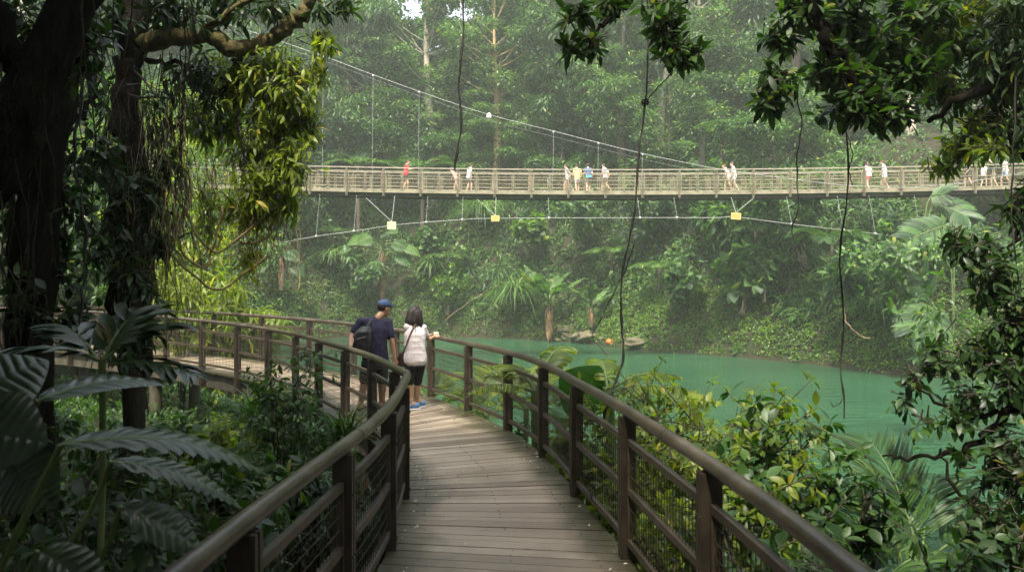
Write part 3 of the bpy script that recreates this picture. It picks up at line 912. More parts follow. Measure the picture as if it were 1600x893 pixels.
def build_couple():
    navy = cloth_mat('navy polo cloth', (.012, .010, .032), (.026, .022, .058), .8, 9)
    black = cloth_mat('black cloth', (.006, .006, .007), (.014, .013, .015), .85, 9)
    blackbag = plain_mat('black nylon', (.008, .008, .009), (.022, .022, .024), 14, .38, .6, .01)
    capm = cloth_mat('navy cap cloth', (.022, .045, .10), (.035, .065, .14), .75, 20)
    def pj(x, y, d): return P(x, y, d)
    # ---- man leaning back on the inner handrail
    d = 11.6
    J = dict(head=pj(600.5, 481, d+.06), neck=pj(591, 495.5, d), sh_l=pj(563, 503, d-.05), sh_r=pj(606, 504, d+.06),
             el_l=pj(550, 525, d-.12), ha_l=pj(547.5, 541.5, 11.02), el_r=pj(613, 536, d+.0), ha_r=pj(616.5, 560, d-.02),
             hip_l=pj(575.5, 566, d), hip_r=pj(597, 566, d+.02), kn_l=pj(568.5, 597, d+.02), kn_r=pj(597, 598, d+.05),
             an_l=pj(563.5, 632.5, d-.02), an_r=pj(597, 630.5, d+.14))
    man = person('man in navy polo shirt and cap leaning on the inner handrail', J, (.72, .62, -.12),
           dict(shirt=navy, shorts=black, shoe=cloth_mat('black shoe', (.008, .008, .008), (.03, .03, .03), .6)),
           height=1.69, vox=.011, shorts_len=.82, sleeve=.62, hair='short', cap=capm, ground=.035,
           feet=dict(l=(.15, 1, 0), r=(.5, .9, 0)), handcurl=(.5, .28), hand_n={'l': ((-.25, -.75, -.35), (.2, 0, -1)), 'r': ((.05, .05, -1), (-.3, .5, 0))})
    # backpack worn on one shoulder
    bm = bmesh.new()
    a = np.array(pj(566, 530, d-.19))
    for (z, rx, ryy) in ((0, 1, 1),):
        loft(bm, [(a+[-.01, 0, -.20], .10, .06, .25), (a+[-.015, -.01, -.13], .145, .095, .25), (a+[-.01, -.01, .0], .148, .105, .25), (a+[.02, 0, .11], .12, .09, .25), (a+[.045, .02, .19], .065, .05, .25)], seg=20, power=2.6)
    ball(bm, a+[-.03, -.085, -.07], (.095, .045, .08))
    o = fuse(bm, 'backpack', .012, 2, blackbag)
    tag(o, 'black backpack slung over one shoulder of the man', 'backpack')
    mb = MB(); tube(mb, catmull([a+[.05, .02, .16], pj(577, 504, d-.12), pj(579.5, 498.5, d-.03), pj(578, 502, d+.1), pj(572, 520, d+.12)], 6), .02, 8, squash=.4)
    mb.build('shoulder_strap', blackbag, o)
    mb = MB(); tube(mb, [a+[-.12, -.09, -.02], a+[-.03, -.125, .02], a+[.07, -.1, .045]], .006, 6); mb.build('zip', M['steel'], o)
    # ---- woman at the outer handrail
    d = 11.9
    J = dict(head=pj(649.5, 489, d+.03), neck=pj(648, 502.5, d), sh_l=pj(636.5, 510.5, d-.05), sh_r=pj(661, 511.5, d+.06),
             el_l=pj(641, 531, d+.2), ha_l=pj(671, 524, d+.5), el_r=pj(668.5, 530.5, d+.18), ha_r=pj(678, 525.5, d+.44),
             hip_l=pj(640.5, 565, d-.03), hip_r=pj(656.5, 565, d+.04), kn_l=pj(640.5, 600, d-.02), kn_r=pj(652, 600, d+.1),
             an_l=pj(640, 631.5, d-.06), an_r=pj(650.5, 629, d+.14))
    blue = plain_mat('blue trainer', (.05, .16, .36), (.14, .32, .58), 30, .6, .2, .004)
    w = person('woman in white T-shirt and black knee shorts at the lakeside handrail', J, (.78, .6, -.05),
           dict(shirt=cloth_mat('white tee cloth', (.56, .50, .50), (.66, .60, .60), .9, 7), shorts=black, shoe=blue),
           height=1.58, vox=.0105, shorts_len=.9, sleeve=.6, female=True, hair='long', ground=.035,
           feet=dict(l=(.95, .35, 0), r=(.9, .5, 0)), handcurl=(.55, .55), hand_n={'l': ((.8, .55, .12), (.4, -.4, -.6)), 'r': ((.75, .6, .25), (-.5, .3, -.5))})
    wh = plain_mat('white shoe sole', (.5, .52, .54), (.66, .68, .7), 12, .6, 0)
    for sd, dr, nm in (('l', (.95, .35, 0), 0), ('r', (.9, .5, 0), 1)):
        dv = Vector(dr).normalized(); a = Vector(J['an_'+sd]); h0 = Vector((a.x, a.y, .018))-dv*.06
        sh = [c for c in w.children if c.name.split('.')[0] == 'shoe'][nm]
        bm = bmesh.new(); cap_mesh(bm, h0, h0+dv*.12, .044, .048, 12); cap_mesh(bm, h0+dv*.12, h0+dv*.195, .048, .038, 12)
        for v in bm.verts: v.co.z = .018+(v.co.z-.018)*.3
        me = bpy.data.meshes.new('sole'); bm.to_mesh(me); bm.free(); link('sole', me, wh, sh)
    # shoulder bag
    brown = plain_mat('dark brown leather', (.018, .008, .006), (.05, .022, .015), 10, .45, .3, .01)
    a = np.array(pj(628.5, 560, d-.03))
    bm = bmesh.new(); loft(bm, [(a+[0, 0, -.115], .066, .035, .5), (a+[0, 0, -.09], .08, .05, .5), (a+[0, 0, .02], .078, .05, .5), (a+[.01, 0, .09], .06, .035, .5), (a+[.01, 0, .105], .04, .02, .5)], power=3)
    o = fuse(bm, 'shoulder_bag', .01, 2, brown); tag(o, 'dark brown leather shoulder bag hanging at the hip of the woman', 'bag')
    mb = MB(); tube(mb, catmull([a+[.02, -.01, .09], pj(634, 541, d-.12), pj(640.5, 523, d-.14), pj(648, 508, d-.1), pj(655, 503.5, d+.0), pj(657, 508, d+.1)], 6), .011, 8, squash=.5)
    mb.build('strap', plain_mat('brown strap', (.06, .025, .015), (.12, .055, .03), 10, .5, 0), o)
    c = np.array(pj(681.5, 520.5, d+.5)); mb = MB(); box(mb, c, (.07, .022, .045), rz=.55); box(mb, c+[.005, .024, 0], (.032, .026, .032), rz=.55)
    tag(mb.build('compact_camera', plain_mat('white plastic', (.72, .73, .75), (.8, .8, .82), 4, .35, 0), None, False), 'small white compact camera held by the woman', 'camera')

def build_far_people():
    """label, photo x, depth, turn (deg, 0 = facing away, -90 = to the +x side), stride, shirt, shorts, options"""
    W = (.62, .6, .6); K = (.02, .02, .025)
    T = [
     ('man in bright red shirt and dark shorts at the footbridge rail', 634, 43.75, -75, .1, (.55, .03, .04), (.04, .045, .05), dict(height=1.72, arm='rail')),
     ('girl in faded tan top stooping low behind the footbridge rail', 713, 43.9, 60, .35, (.38, .28, .24), (.5, .35, .22), dict(height=1.42, hair='tail', female=True, lean=.22)),
     ('person in white shirt standing beside the stooping girl', 733, 44.3, -60, .1, W, (.10, .10, .12), dict(height=1.64)),
     ('woman in pale top leading the group with an arm held back', 887, 43.75, 75, .35, (.56, .5, .5), (.62, .6, .6), dict(height=1.58, hair='tail', female=True, arm='back')),
     ('person in yellow and white top with white shorts within the group', 902, 44.0, 15, .12, (.6, .48, .18), (.66, .64, .62), dict(height=1.62, hair='short')),
     ('person in blue shirt with turquoise waist pouch and grey shorts', 919, 44.2, 5, .16, (.05, .08, .17), (.10, .11, .11), dict(height=1.7, pouch=True)),
     ('person in white shirt and dark shorts walking behind the group', 946, 44.0, 60, .4, (.62, .55, .57), (.03, .03, .035), dict(height=1.65)),
     ('stooped person in pale top carrying a dark bag beside the tall white figure', 1138, 43.8, 70, .3, (.5, .46, .43), (.36, .28, .2), dict(height=1.6, lean=.12)),
     ('tall person in plain white shirt and white shorts walking', 1147, 44.1, 75, .25, (.68, .66, .64), (.66, .64, .62), dict(height=1.72)),
     ('person in white top and red skirt leaning on the footbridge rail', 1357, 44.3, 30, .1, W, (.5, .09, .06), dict(height=1.68, hair='long', female=True)),
     ('woman in short white dress and tied brown hair on the footbridge', 1382, 43.7, 60, .22, (.6, .6, .66), (.66, .66, .7), dict(height=1.66, hair='tail', female=True, long_top=.18)),
     ('person in dark vest on the footbridge end under hanging leaves', 1513, 43.9, 80, .2, (.05, .05, .06), (.07, .06, .06), dict(height=1.64)),
     ('child in white hat-like hair and white shirt at the shaded bridge end', 1537, 44.2, -70, .15, (.6, .6, .58), (.25, .2, .16), dict(height=1.4)),
     ('person in black top holding both arms up near the bridge end', 1553, 44.0, 60, .15, (.02, .02, .025), (.34, .28, .2), dict(height=1.64, hair='long', female=True)),
     ('person in white shirt and pale blue shorts at the bridge end', 1571, 43.8, 80, .25, (.6, .58, .6), (.3, .4, .55), dict(height=1.66)),
     ('person in pale lilac shirt on the bridge seen behind dark trunk', 25, 44.0, -70, .25, (.5, .48, .6), (.55, .55, .62), dict(height=1.62)),
    ]
    T[12] = ('child in white shirt between two adults at the shaded bridge end',)+T[12][1:]
    for lab, px, d, turn, stride, shirt, shorts, op in T:
        x = (px-CX)/F*d; z = float(bridge_z(x))+.04
        a = math.radians(turn); ca, sa = math.cos(a), math.sin(a)
        h = op.get('height', 1.65); k = h/1.68
        lean = op.get('lean', .04)
        def w(lx, ly, lz): return np.array([x+(lx*ca-ly*sa)*k, d+(lx*sa+ly*ca)*k, z+lz*k])
        arm = op.get('arm')
        J = dict(head=w(0, .05+lean*1.5, 1.56-lean*.4), neck=w(0, .01+lean*1.2, 1.42-lean*.3), sh_l=w(-.175, lean, 1.36-lean*.2), sh_r=w(.175, lean, 1.36-lean*.2),
                 el_l=w(-.23, -.04+stride*.35, 1.08), ha_l=w(-.21, .08+stride*.5, .86), el_r=w(.23, -.04-stride*.3, 1.08), ha_r=w(.22, .06-stride*.3, .86),
                 hip_l=w(-.085, 0, .86), hip_r=w(.085, 0, .86), kn_l=w(-.095, .05-stride*.35, .48), kn_r=w(.095, .06+stride*.45, .48),
                 an_l=w(-.1, -.04-stride*.85, .09+stride*.1), an_r=w(.1, .02+stride*.6, .085))
        if arm == 'rail': J['el_r'] = w(.24, .12, 1.12); J['ha_r'] = w(.2, .38, 1.16)
        if arm == 'back': J['el_l'] = w(-.3, -.2, 1.1); J['ha_l'] = w(-.3, -.42, .92)
        if 'arms up' in lab:
            J['el_l'] = w(-.3, .1, 1.4); J['ha_l'] = w(-.12, .22, 1.55); J['el_r'] = w(.3, .1, 1.4); J['ha_r'] = w(.12, .22, 1.55)
        face = (-sa, ca, -.05)
        b = person(lab, J, face, dict(shirt=shirt, shorts=shorts, shoe=(.4, .38, .38), hair='hair_brown'), height=h, vox=.026, sleeve=.5,
               shorts_len=.55, female=op.get('female', False), hair=op.get('hair', 'short'), group='people crossing the footbridge', fingers=False,
               arms_skin='skin_pale', ground=z, long_top=op.get('long_top', 0))
        if op.get('pouch'):
            mb = MB(); p = w(0, -.13, .93); box(mb, p, (.26, .1, .14), rz=a)
            tag(mb.build('waist_pouch', cloth_mat('turquoise cloth', (.05, .42, .45)), None, False), 'turquoise pouch at the waist of a person in blue', 'pouch')
# ================================================================== plants: makers
LEAF = {
 'broad': leaf_tpl(4, .40, .22, .25, .45, .12),
 'spray': leaf_tpl(5, .30, .14, .22, .55, .08),
 'oval': leaf_tpl(4, .52, .18, .2, .5, .1),
 'long': leaf_tpl(5, .24, .25, .35, .45, .1),
 'bamboo': leaf_tpl(4, .13, .2, .55, .35, .04),
 'heart': leaf_tpl(4, .75, .15, .25, .35, .15),
 'lowbroad': rhomb_tpl(.5, .2, .12),
 'lowlong': lance_tpl(.26, .35),
 'lowthin': lance_tpl(.15, .5),
}

def foliage(mb, st, rs, clouds, tpl, L, n=6, spread=60, droop=.25, down=.35, twig=.28, limb=None):
    """clouds: (centre, radii, number of twigs). twigs point outward and sag"""
    for c, r, N in clouds:
        r = np.asarray(r, float)
        tips, d = cloud_tips(rs, c, r, N)
        ax = d*np.array([1, 1, .6])+rs.normal(0, .35, d.shape); ax[:, 2] -= down; ax = nrm(ax)
        whorls(mb, tpl, tips, ax, rs, n, L, spread, droop=droop, along=twig*.8)
        if st is not None:
            base = tips-ax*twig+rs.normal(0, .03, tips.shape)
            sticks(st, base, tips, .006, .003, 3)
            # main twigs gather toward the cloud's heart
            k = max(3, N//14); pick = rs.choice(len(tips), min(k, len(tips)), False)
            for t in pick:
                p0 = np.asarray(c)+rs.normal(0, .12, 3)*r
                m = (p0+base[t])/2+rs.normal(0, .08, 3)*r
                q = catmull([p0, m, base[t]], 4)
                sticks(st, q[:-1], q[1:], .009, .007, 3)

def limb(mb, pts, r0, r1, sides=8, wobble=.04, seed=0, n=6):
    rs = np.random.default_rng(seed)
    q = catmull(pts, n)
    q = q+np.concatenate([[[0, 0, 0]], rs.normal(0, wobble, (len(q)-2, 3)), [[0, 0, 0]]])
    t = np.linspace(0, 1, len(q))
    tube(mb, q, (r0+(r1-r0)*t)*(1+.10*np.sin(t*23+seed)+rs.normal(0, .04, len(q))), sides)
    return q

def crown_mesh(seed, R, H, nclump, nleaf, tpl, L, tiers=False, droop=.3, low=.15, clump_r=.34):
    """clumps of leaves on limbs: returns (leaf MB, limb MB). Base of the trunk at the origin, crown from H*low up to H"""
    rs = np.random.default_rng(seed); lf = MB(); st = MB()
    zc = H*(.5+low/2); hz = H*(1-low)/2
    cs = []
    while len(cs) < nclump:
        p = rs.uniform(-1, 1, 3)
        q = np.linalg.norm(p*[1, 1, .92])
        if q > 1 or q < .35*rs.random(): continue
        if p[2] < -.5 and rs.random() < .3: continue
        cs.append(p)
    cs = np.array(cs)*[R, R, hz]+[0, 0, zc]
    if tiers: cs[:, 2] = np.round(cs[:, 2]/(H*.11))*(H*.11)+rs.normal(0, H*.012, nclump)
    trunk_top = np.array([rs.normal(0, .2), rs.normal(0, .2), H*.86])
    tr = limb(st, [[0, 0, -.8], [rs.normal(0, .2), rs.normal(0, .2), H*.3], [rs.normal(0, .35), rs.normal(0, .35), H*.6], trunk_top], H*.018+.05, .05, 10, .02, seed)
    per = nleaf//nclump
    for c in cs:
        r = R*clump_r*rs.uniform(.6, 1.35)
        rad = np.array([r, r, r*(.28 if tiers else .62)])
        d = rand_dirs(rs, per, .45)
        lump = 1+.25*np.sin(d@np.array([6, 4, 3.])+c[0])+.18*np.sin(d@np.array([-9, 8, 5.])+c[1])
        p = c+d*(rs.uniform(.25, 1, per)**.5*lump)[:, None]*rad
        ax = d*np.array([1, 1, .3])+rs.normal(0, .45, d.shape); ax[:, 2] -= droop
        up = d*.55+np.array([0, 0, .9])+rs.normal(0, .3, d.shape)
        scatter(lf, tpl, p, ax, up, L*rs.uniform(.55, 1.25, per))
        i = int(np.clip(np.searchsorted(tr[:, 2], c[2]*.8), 1, len(tr)-2)); a = tr[i]
        m = (a+c)/2+[0, 0, -.08*R]
        q = catmull([a, m, c-[0, 0, .1*r]], 4)
        sticks(st, q[:-1], q[1:], np.linspace(.09, .04, len(q)-1)*H/32, np.linspace(.08, .03, len(q)-1)*H/32, 5)
    return lf, st

def palm_frond(lf, st, base, az, elev, L, n=26, ll=.4, lw=.14, droop=.9, rs=None, vee=.35, tpl=None, start=.18, rw=.014):
    """arching rachis with leaflets on both sides"""
    rs = rs or np.random.default_rng(1)
    t = np.linspace(0, 1, 12)
    hor = L*(np.sin(elev+1.0)*0+np.cos(elev)*t+.12*t*t*np.sin(elev)); z = L*(np.sin(elev)*t-droop*.5*t*t)
    dx = np.array([math.cos(az), math.sin(az), 0])
    q = np.asarray(base)+hor[:, None]*dx+z[:, None]*[0, 0, 1]
    tube(st, q, np.linspace(rw, rw*.25, 12), 5)
    u = np.linspace(start, .985, n); k = u*11
    p = np.stack([np.interp(k, np.arange(12), q[:, c]) for c in range(3)], 1)
    tg = nrm(np.gradient(q, axis=0)); tg = nrm(np.stack([np.interp(k, np.arange(12), tg[:, c]) for c in range(3)], 1))
    side = nrm(np.cross(tg, [0, 0, 1.0])); upv = np.cross(side, tg)
    size = ll*np.sin(np.pi*(.12+.86*u))**.7
    tp = tpl or leaf_tpl(3, lw, .25, .35, .35)
    for sg in (-1, 1):
        ang = .95-.35*u
        d = side*sg*np.sin(ang)[:, None]+tg*np.cos(ang)[:, None]+upv*vee*(1-u)[:, None]+rs.normal(0, .06, p.shape)
        scatter(lf, tp, p+rs.normal(0, .004, p.shape), d, upv, size*rs.uniform(.88, 1.08, n))

def banana_leaf(lf, st, base, az, elev, L, W=.3, droop=.8, torn=.5, rs=None, pet=.3, seg=26):
    """blade split by the wind into strips along a stout midrib"""
    rs = rs or np.random.default_rng(1)
    t = np.linspace(0, 1, seg+1)
    dx = np.array([math.cos(az), math.sin(az), 0])
    hor = L*(np.cos(elev)*t+.18*t*t*np.sin(elev)); z = L*(np.sin(elev)*t-droop*.5*t**2.2)
    q = np.asarray(base)+hor[:, None]*dx+z[:, None]*[0, 0, 1]
    tube(st, q, np.linspace(.022, .004, seg+1)*max(L, .7), 6)
    tg = nrm(np.gradient(q, axis=0)); side = nrm(np.cross(tg, [0, 0, 1.0])); up = np.cross(side, tg)
    w = W*np.clip(np.sin(np.pi*np.clip((t-pet)/(1-pet), 0, 1)**.75), 0, 1)**.6
    for sg in (-1, 1):
        i = int(pet*seg)+1; bendc = rs.uniform(.1, .35)
        while i < seg:
            n = 1 if rs.random() < torn else int(rs.integers(2, 6)); j = min(seg, i+n)
            b = bendc+rs.uniform(-.1, .3)*(torn+.1); rows = []
            for k in range(i, j+1):
                rip = .012*L*(1 if k % 2 else -1)
                kk = k if k not in (i, j) else k+(.16 if k == i else -.16)*(torn > .2)
                c = np.array([np.interp(kk, np.arange(seg+1), q[:, e]) for e in range(3)])
                row = [c]
                for f in (.4, .75, 1.0):
                    ww = np.interp(kk, np.arange(seg+1), w)*f
                    row.append(c+side[min(k, seg)]*sg*ww*math.cos(b*f)+up[min(k, seg)]*(.12*ww*(1-f)+rip*f-ww*math.sin(b)*f*f*1.1)+tg[min(k, seg)]*ww*.28)
                rows.append(row)
            v = np.array(rows).reshape(-1, 3); m = len(rows); f = []
            for a in range(m-1):
                for e in range(3):
                    f.append([a*4+e, a*4+e+1, (a+1)*4+e+1, (a+1)*4+e])
            lf.add(v, f); i = j

def big_leaf(lf, st, base, tip, up, W, ripples=14, droop=.15, point=.55, amp=.02, notch=0.0):
    """one broad leaf with raised side veins, from petiole end to tip"""
    base = np.asarray(base, float); tip = np.asarray(tip, float); d = tip-base; L = np.linalg.norm(d); d = d/L
    s = nrm(np.cross(d, up)); u = np.cross(s, d)
    n = ripples*2; t = np.linspace(0, 1, n+1); m = 6
    w = W*np.clip(np.sin(np.pi*np.clip(t, 0, 1)**point), 0, 1)**.75
    rows = []
    for i in range(n+1):
        for j in range(-m, m+1):
            f = j/m
            y = t[i]+.16*abs(f)*(1-t[i])-notch*abs(f)**2*(1-t[i])**3
            ww = np.interp(t[i], t, w)*f
            rip = amp*L*(1 if i % 2 else -1)*min(1, abs(f)*2.5)*(1-.3*abs(f))
            z = -droop*L*(y**2)-.18*W*f*f+rip+.10*W*(1-abs(f)*1.0)*-1*.5
            rows.append(base+d*L*y+s*ww+u*(z+.10*W*abs(f)))
    k = 2*m+1; i = np.arange(n)[:, None]*k; j = np.arange(k-1)[None]
    lf.add(rows, np.stack([i+j, i+j+1, i+k+j+1, i+k+j], -1).reshape(-1, 4))
    q = np.array([base+d*L*y+u*(-droop*L*y*y-.045*W) for y in np.linspace(0, 1, 9)])
    if st is not None: tube(st, q, np.linspace(.013, .003, 9)*L, 6)

def ribbed_leaf(lf, st, base, tip, up, W, nv=9, droop=.12, amp=.012, wave=.0, point=.62, arch=.25, cup=.15):
    """broad blade: side veins sunk between raised panels, slanting towards the tip"""
    base = np.asarray(base, float); tip = np.asarray(tip, float); d = tip-base; L = np.linalg.norm(d); d = d/L
    s = nrm(np.cross(d, up)); u = np.cross(s, d)
    n = nv*6; m = 8; t = np.linspace(0, 1, n+1); f = np.linspace(-1, 1, 2*m+1)
    T, Fv = np.meshgrid(t, f, indexing='ij'); A = np.abs(Fv)
    w = W*np.clip(np.sin(np.pi*T**point), 0, 1)**.8*(1+wave*np.cos(2*np.pi*nv*T))+.001
    ph = np.abs(np.sin(np.pi*nv*T))**.6
    Y = T+.22*A*(1-T)*np.clip(T*4, 0, 1)
    z = -droop*L*Y**2+arch*L*.25*np.sin(np.pi*Y*.9)-cup*w*Fv**2+amp*(ph-.5)*np.clip(A*4, 0, 1)*(1-.75*A**4)*np.clip((1-T)*5, 0, 1)+.12*w*A
    v = base+d*(L*Y)[..., None]+s*(w*Fv)[..., None]+u*z[..., None]
    k = 2*m+1; i = np.arange(n)[:, None]*k; j = np.arange(k-1)[None]
    lf.add(v.reshape(-1, 3), np.stack([i+j, i+j+1, i+k+j+1, i+k+j], -1).reshape(-1, 4))
    if st is not None: tube(st, v[::3, m]-u*.002, np.linspace(.012, .003, len(v[::3]))*max(L, .25), 6)

def shrub(seed, h, spread, stems, tpl, L, twigs=7, n=6, lean=(0, 0), droop=.25, dense=1.0, stem_r=.012, spr=62):
    """several arching stems that branch into leafy twigs; base at origin"""
    rs = np.random.default_rng(seed); lf = MB(); st = MB()
    tpls = tpl if isinstance(tpl, list) and not isinstance(tpl[0], np.ndarray) else [tpl]
    for k in range(stems):
        tpl = tpls[k % len(tpls)]
        az = 2.4*k+rs.normal(0, .3); out = spread*rs.uniform(.35, 1); hh = h*rs.uniform(.6, 1.05)
        e = np.array([math.cos(az)*out+lean[0]*h, math.sin(az)*out+lean[1]*h, hh])
        q = catmull([[rs.normal(0, .05), rs.normal(0, .05), -.3], e*[.25, .25, .45], e*[.65, .65, .85], e], 5)
        q = q+rs.normal(0, .015*h, q.shape)*np.linspace(0, 1, len(q))[:, None]
        tube(st, q, np.linspace(stem_r, stem_r*.35, len(q)), 5)
        T = int(twigs*dense); i = np.clip((rs.uniform(.25, 1, T)*(len(q)-1)).astype(int), 1, len(q)-1)
        b = q[i]; d = rand_dirs(rs, T, .25); d[:, :2] += np.array([math.cos(az), math.sin(az)])*.4; d = nrm(d)
        ln = rs.uniform(.12, .34, T)*max(h, spread)*.6
        tips = b+d*ln[:, None]; sticks(st, b, tips, stem_r*.4, stem_r*.2, 4)
        ax = d.copy(); ax[:, 2] -= .1
        whorls(lf, tpl, tips, ax, rs, n, L, spr, droop=droop, along=.22*L*n/4)
        whorls(lf, tpl, b+d*ln[:, None]*.55, ax, rs, max(2, n-3), L*.9, 70, droop=droop, along=.15)
        whorls(lf, tpl, q[-1:], q[-1:]-q[-2:-1], rs, n, L, spr, droop=droop, along=.1)
    return lf, st

def grass_clump(seed, n, L, W=.03, spread=.35, hang=1.2, tilt=.5):
    rs = np.random.default_rng(seed); lf = MB(); m = 7
    az = rs.uniform(0, 6.3, n); ti = rs.uniform(.05, tilt, n); ln = L*rs.uniform(.6, 1.1, n); b = rs.normal(0, spread*.3, (n, 2))
    t = np.linspace(0, 1, m)
    hor = ln[:, None]*(np.sin(ti)[:, None]*t+.38*t**2*rs.uniform(.6, 1.2, (n, 1))); z = ln[:, None]*(np.cos(ti)[:, None]*t-hang*.55*t**2.3*rs.uniform(.5, 1.2, (n, 1)))
    dx = np.stack([np.cos(az), np.sin(az)], 1); sx = np.stack([-np.sin(az), np.cos(az)], 1)
    c = np.zeros((n, m, 3)); c[..., :2] = b[:, None]+hor[..., None]*dx[:, None]; c[..., 2] = z
    w = W*(1-t**2*.95)
    v = np.stack([c-np.concatenate([sx, np.zeros((n, 1))], 1)[:, None]*w[None, :, None], c+np.concatenate([sx, np.zeros((n, 1))], 1)[:, None]*w[None, :, None]], 2)
    i = np.arange(m-1)*2; f = np.stack([i, i+1, i+3, i+2], -1)
    lf.add(v.reshape(-1, 3), (f[None]+(np.arange(n)*m*2)[:, None, None]).reshape(-1, 4))
    return lf

def plant(name, label, cat, lf, st, lmat, smat='twig', loc=(0, 0, 0), rz=0, group=None, leafname='foliage', stemname='stem', extra=None):
    o = thing(name, label, cat, group, loc, rz)
    if lf is not None and lf.n: lf.build(leafname, M[lmat], o)
    if st is not None and st.n: st.build(stemname, M[smat], o)
    return o

def replant(src, label, loc, rz, sc=1.0):
    c = copy_tree(src); c['label'] = label; c.location = loc; c.rotation_euler = (0, 0, rz)
    c.scale = (sc, sc, sc) if np.isscalar(sc) else sc
    return c

def vine(label, pts, r, seed=0, amp=.02, mat='vine', name='hanging_vine', kids=(), knot=None):
    rs = np.random.default_rng(seed); mb = MB()
    q = wob(pts, amp, rs); q = q+rs.normal(0, amp*.15, q.shape)
    tube(mb, q, r*(1+.25*np.sin(np.arange(len(q))*.9+seed)+rs.normal(0, .1, len(q))), 7)
    for k in kids:
        b = wob(k, amp*.6, rs); tube(mb, b, r*.55, 6)
    if knot is not None:
        kk = np.asarray(knot); 
        for a in range(3):
            th = np.linspace(0, 5.5, 14); R = rand_dirs(rs, 2)
            tube(mb, kk+.03*(np.cos(th)[:, None]*R[0]+np.sin(th)[:, None]*R[1]), r*.7, 5)
    return tag(mb.build(name, M[mat]), label, 'vine', 'vines hanging from the canopy')

def strands(mb, rs, tops, lens, seg=9, sway=.06, r=.006, slant=0.0):
    tops = np.asarray(tops, float); N = len(tops)
    p = tops.copy(); drift = rs.normal(0, sway*.4, (N, 3))
    drift[:, 2] = 0
    for s in range(seg):
        drift = drift*.6+rs.normal(0, sway, (N, 3))*[1, 1, .2]
        q = p+drift*(lens/seg)[:, None]*2.2; q[:, 2] = p[:, 2]-lens/seg; q[:, 0] += slant*lens/seg
        sticks(mb, p, q, r*(1-.6*s/seg), r*(1-.6*(s+1)/seg), 3); p = q
# ================================================================== far bank and forest
def far_prototypes():
    """crowns of seven kinds; every far tree is a copy of one"""
    spec = {
     'round': dict(seed=1, R=4.2, H=15, nclump=44, nleaf=15000, tpl=LEAF['lowbroad'], L=.34, low=.2),
     'tall': dict(seed=2, R=4.8, H=24, nclump=48, nleaf=17000, tpl=LEAF['lowlong'], L=.46, low=.2),
     'tier': dict(seed=3, R=4.6, H=13, nclump=46, nleaf=15000, tpl=LEAF['lowbroad'], L=.28, low=.15, tiers=True, droop=.15),
     'droopy': dict(seed=4, R=4.6, H=20, nclump=46, nleaf=17000, tpl=LEAF['lowlong'], L=.5, low=.1, droop=.7),
     'bush': dict(seed=5, R=3.4, H=7, nclump=34, nleaf=13000, tpl=LEAF['lowbroad'], L=.30, low=.0),
     'airy': dict(seed=6, R=4.4, H=22, nclump=36, nleaf=11000, tpl=LEAF['lowbroad'], L=.32, low=.45, clump_r=.28),
    }
    out = {}
    for k, s in spec.items():
        lf, st = crown_mesh(**s)
        out[k] = (lf.mesh(k+'_crown'), st.mesh(k+'_trunk'))
    return out

def shore_d(px, d, off=8.5):
    """first depth at or beyond d that stands on dry land across the lake"""
    q = np.arange(34, 96, .2); s = lake_sd((px-CX)/F*q, q)
    wet = np.where(s < off)[0]
    return max(d, q[wet[-1]]+.2) if len(wet) else d

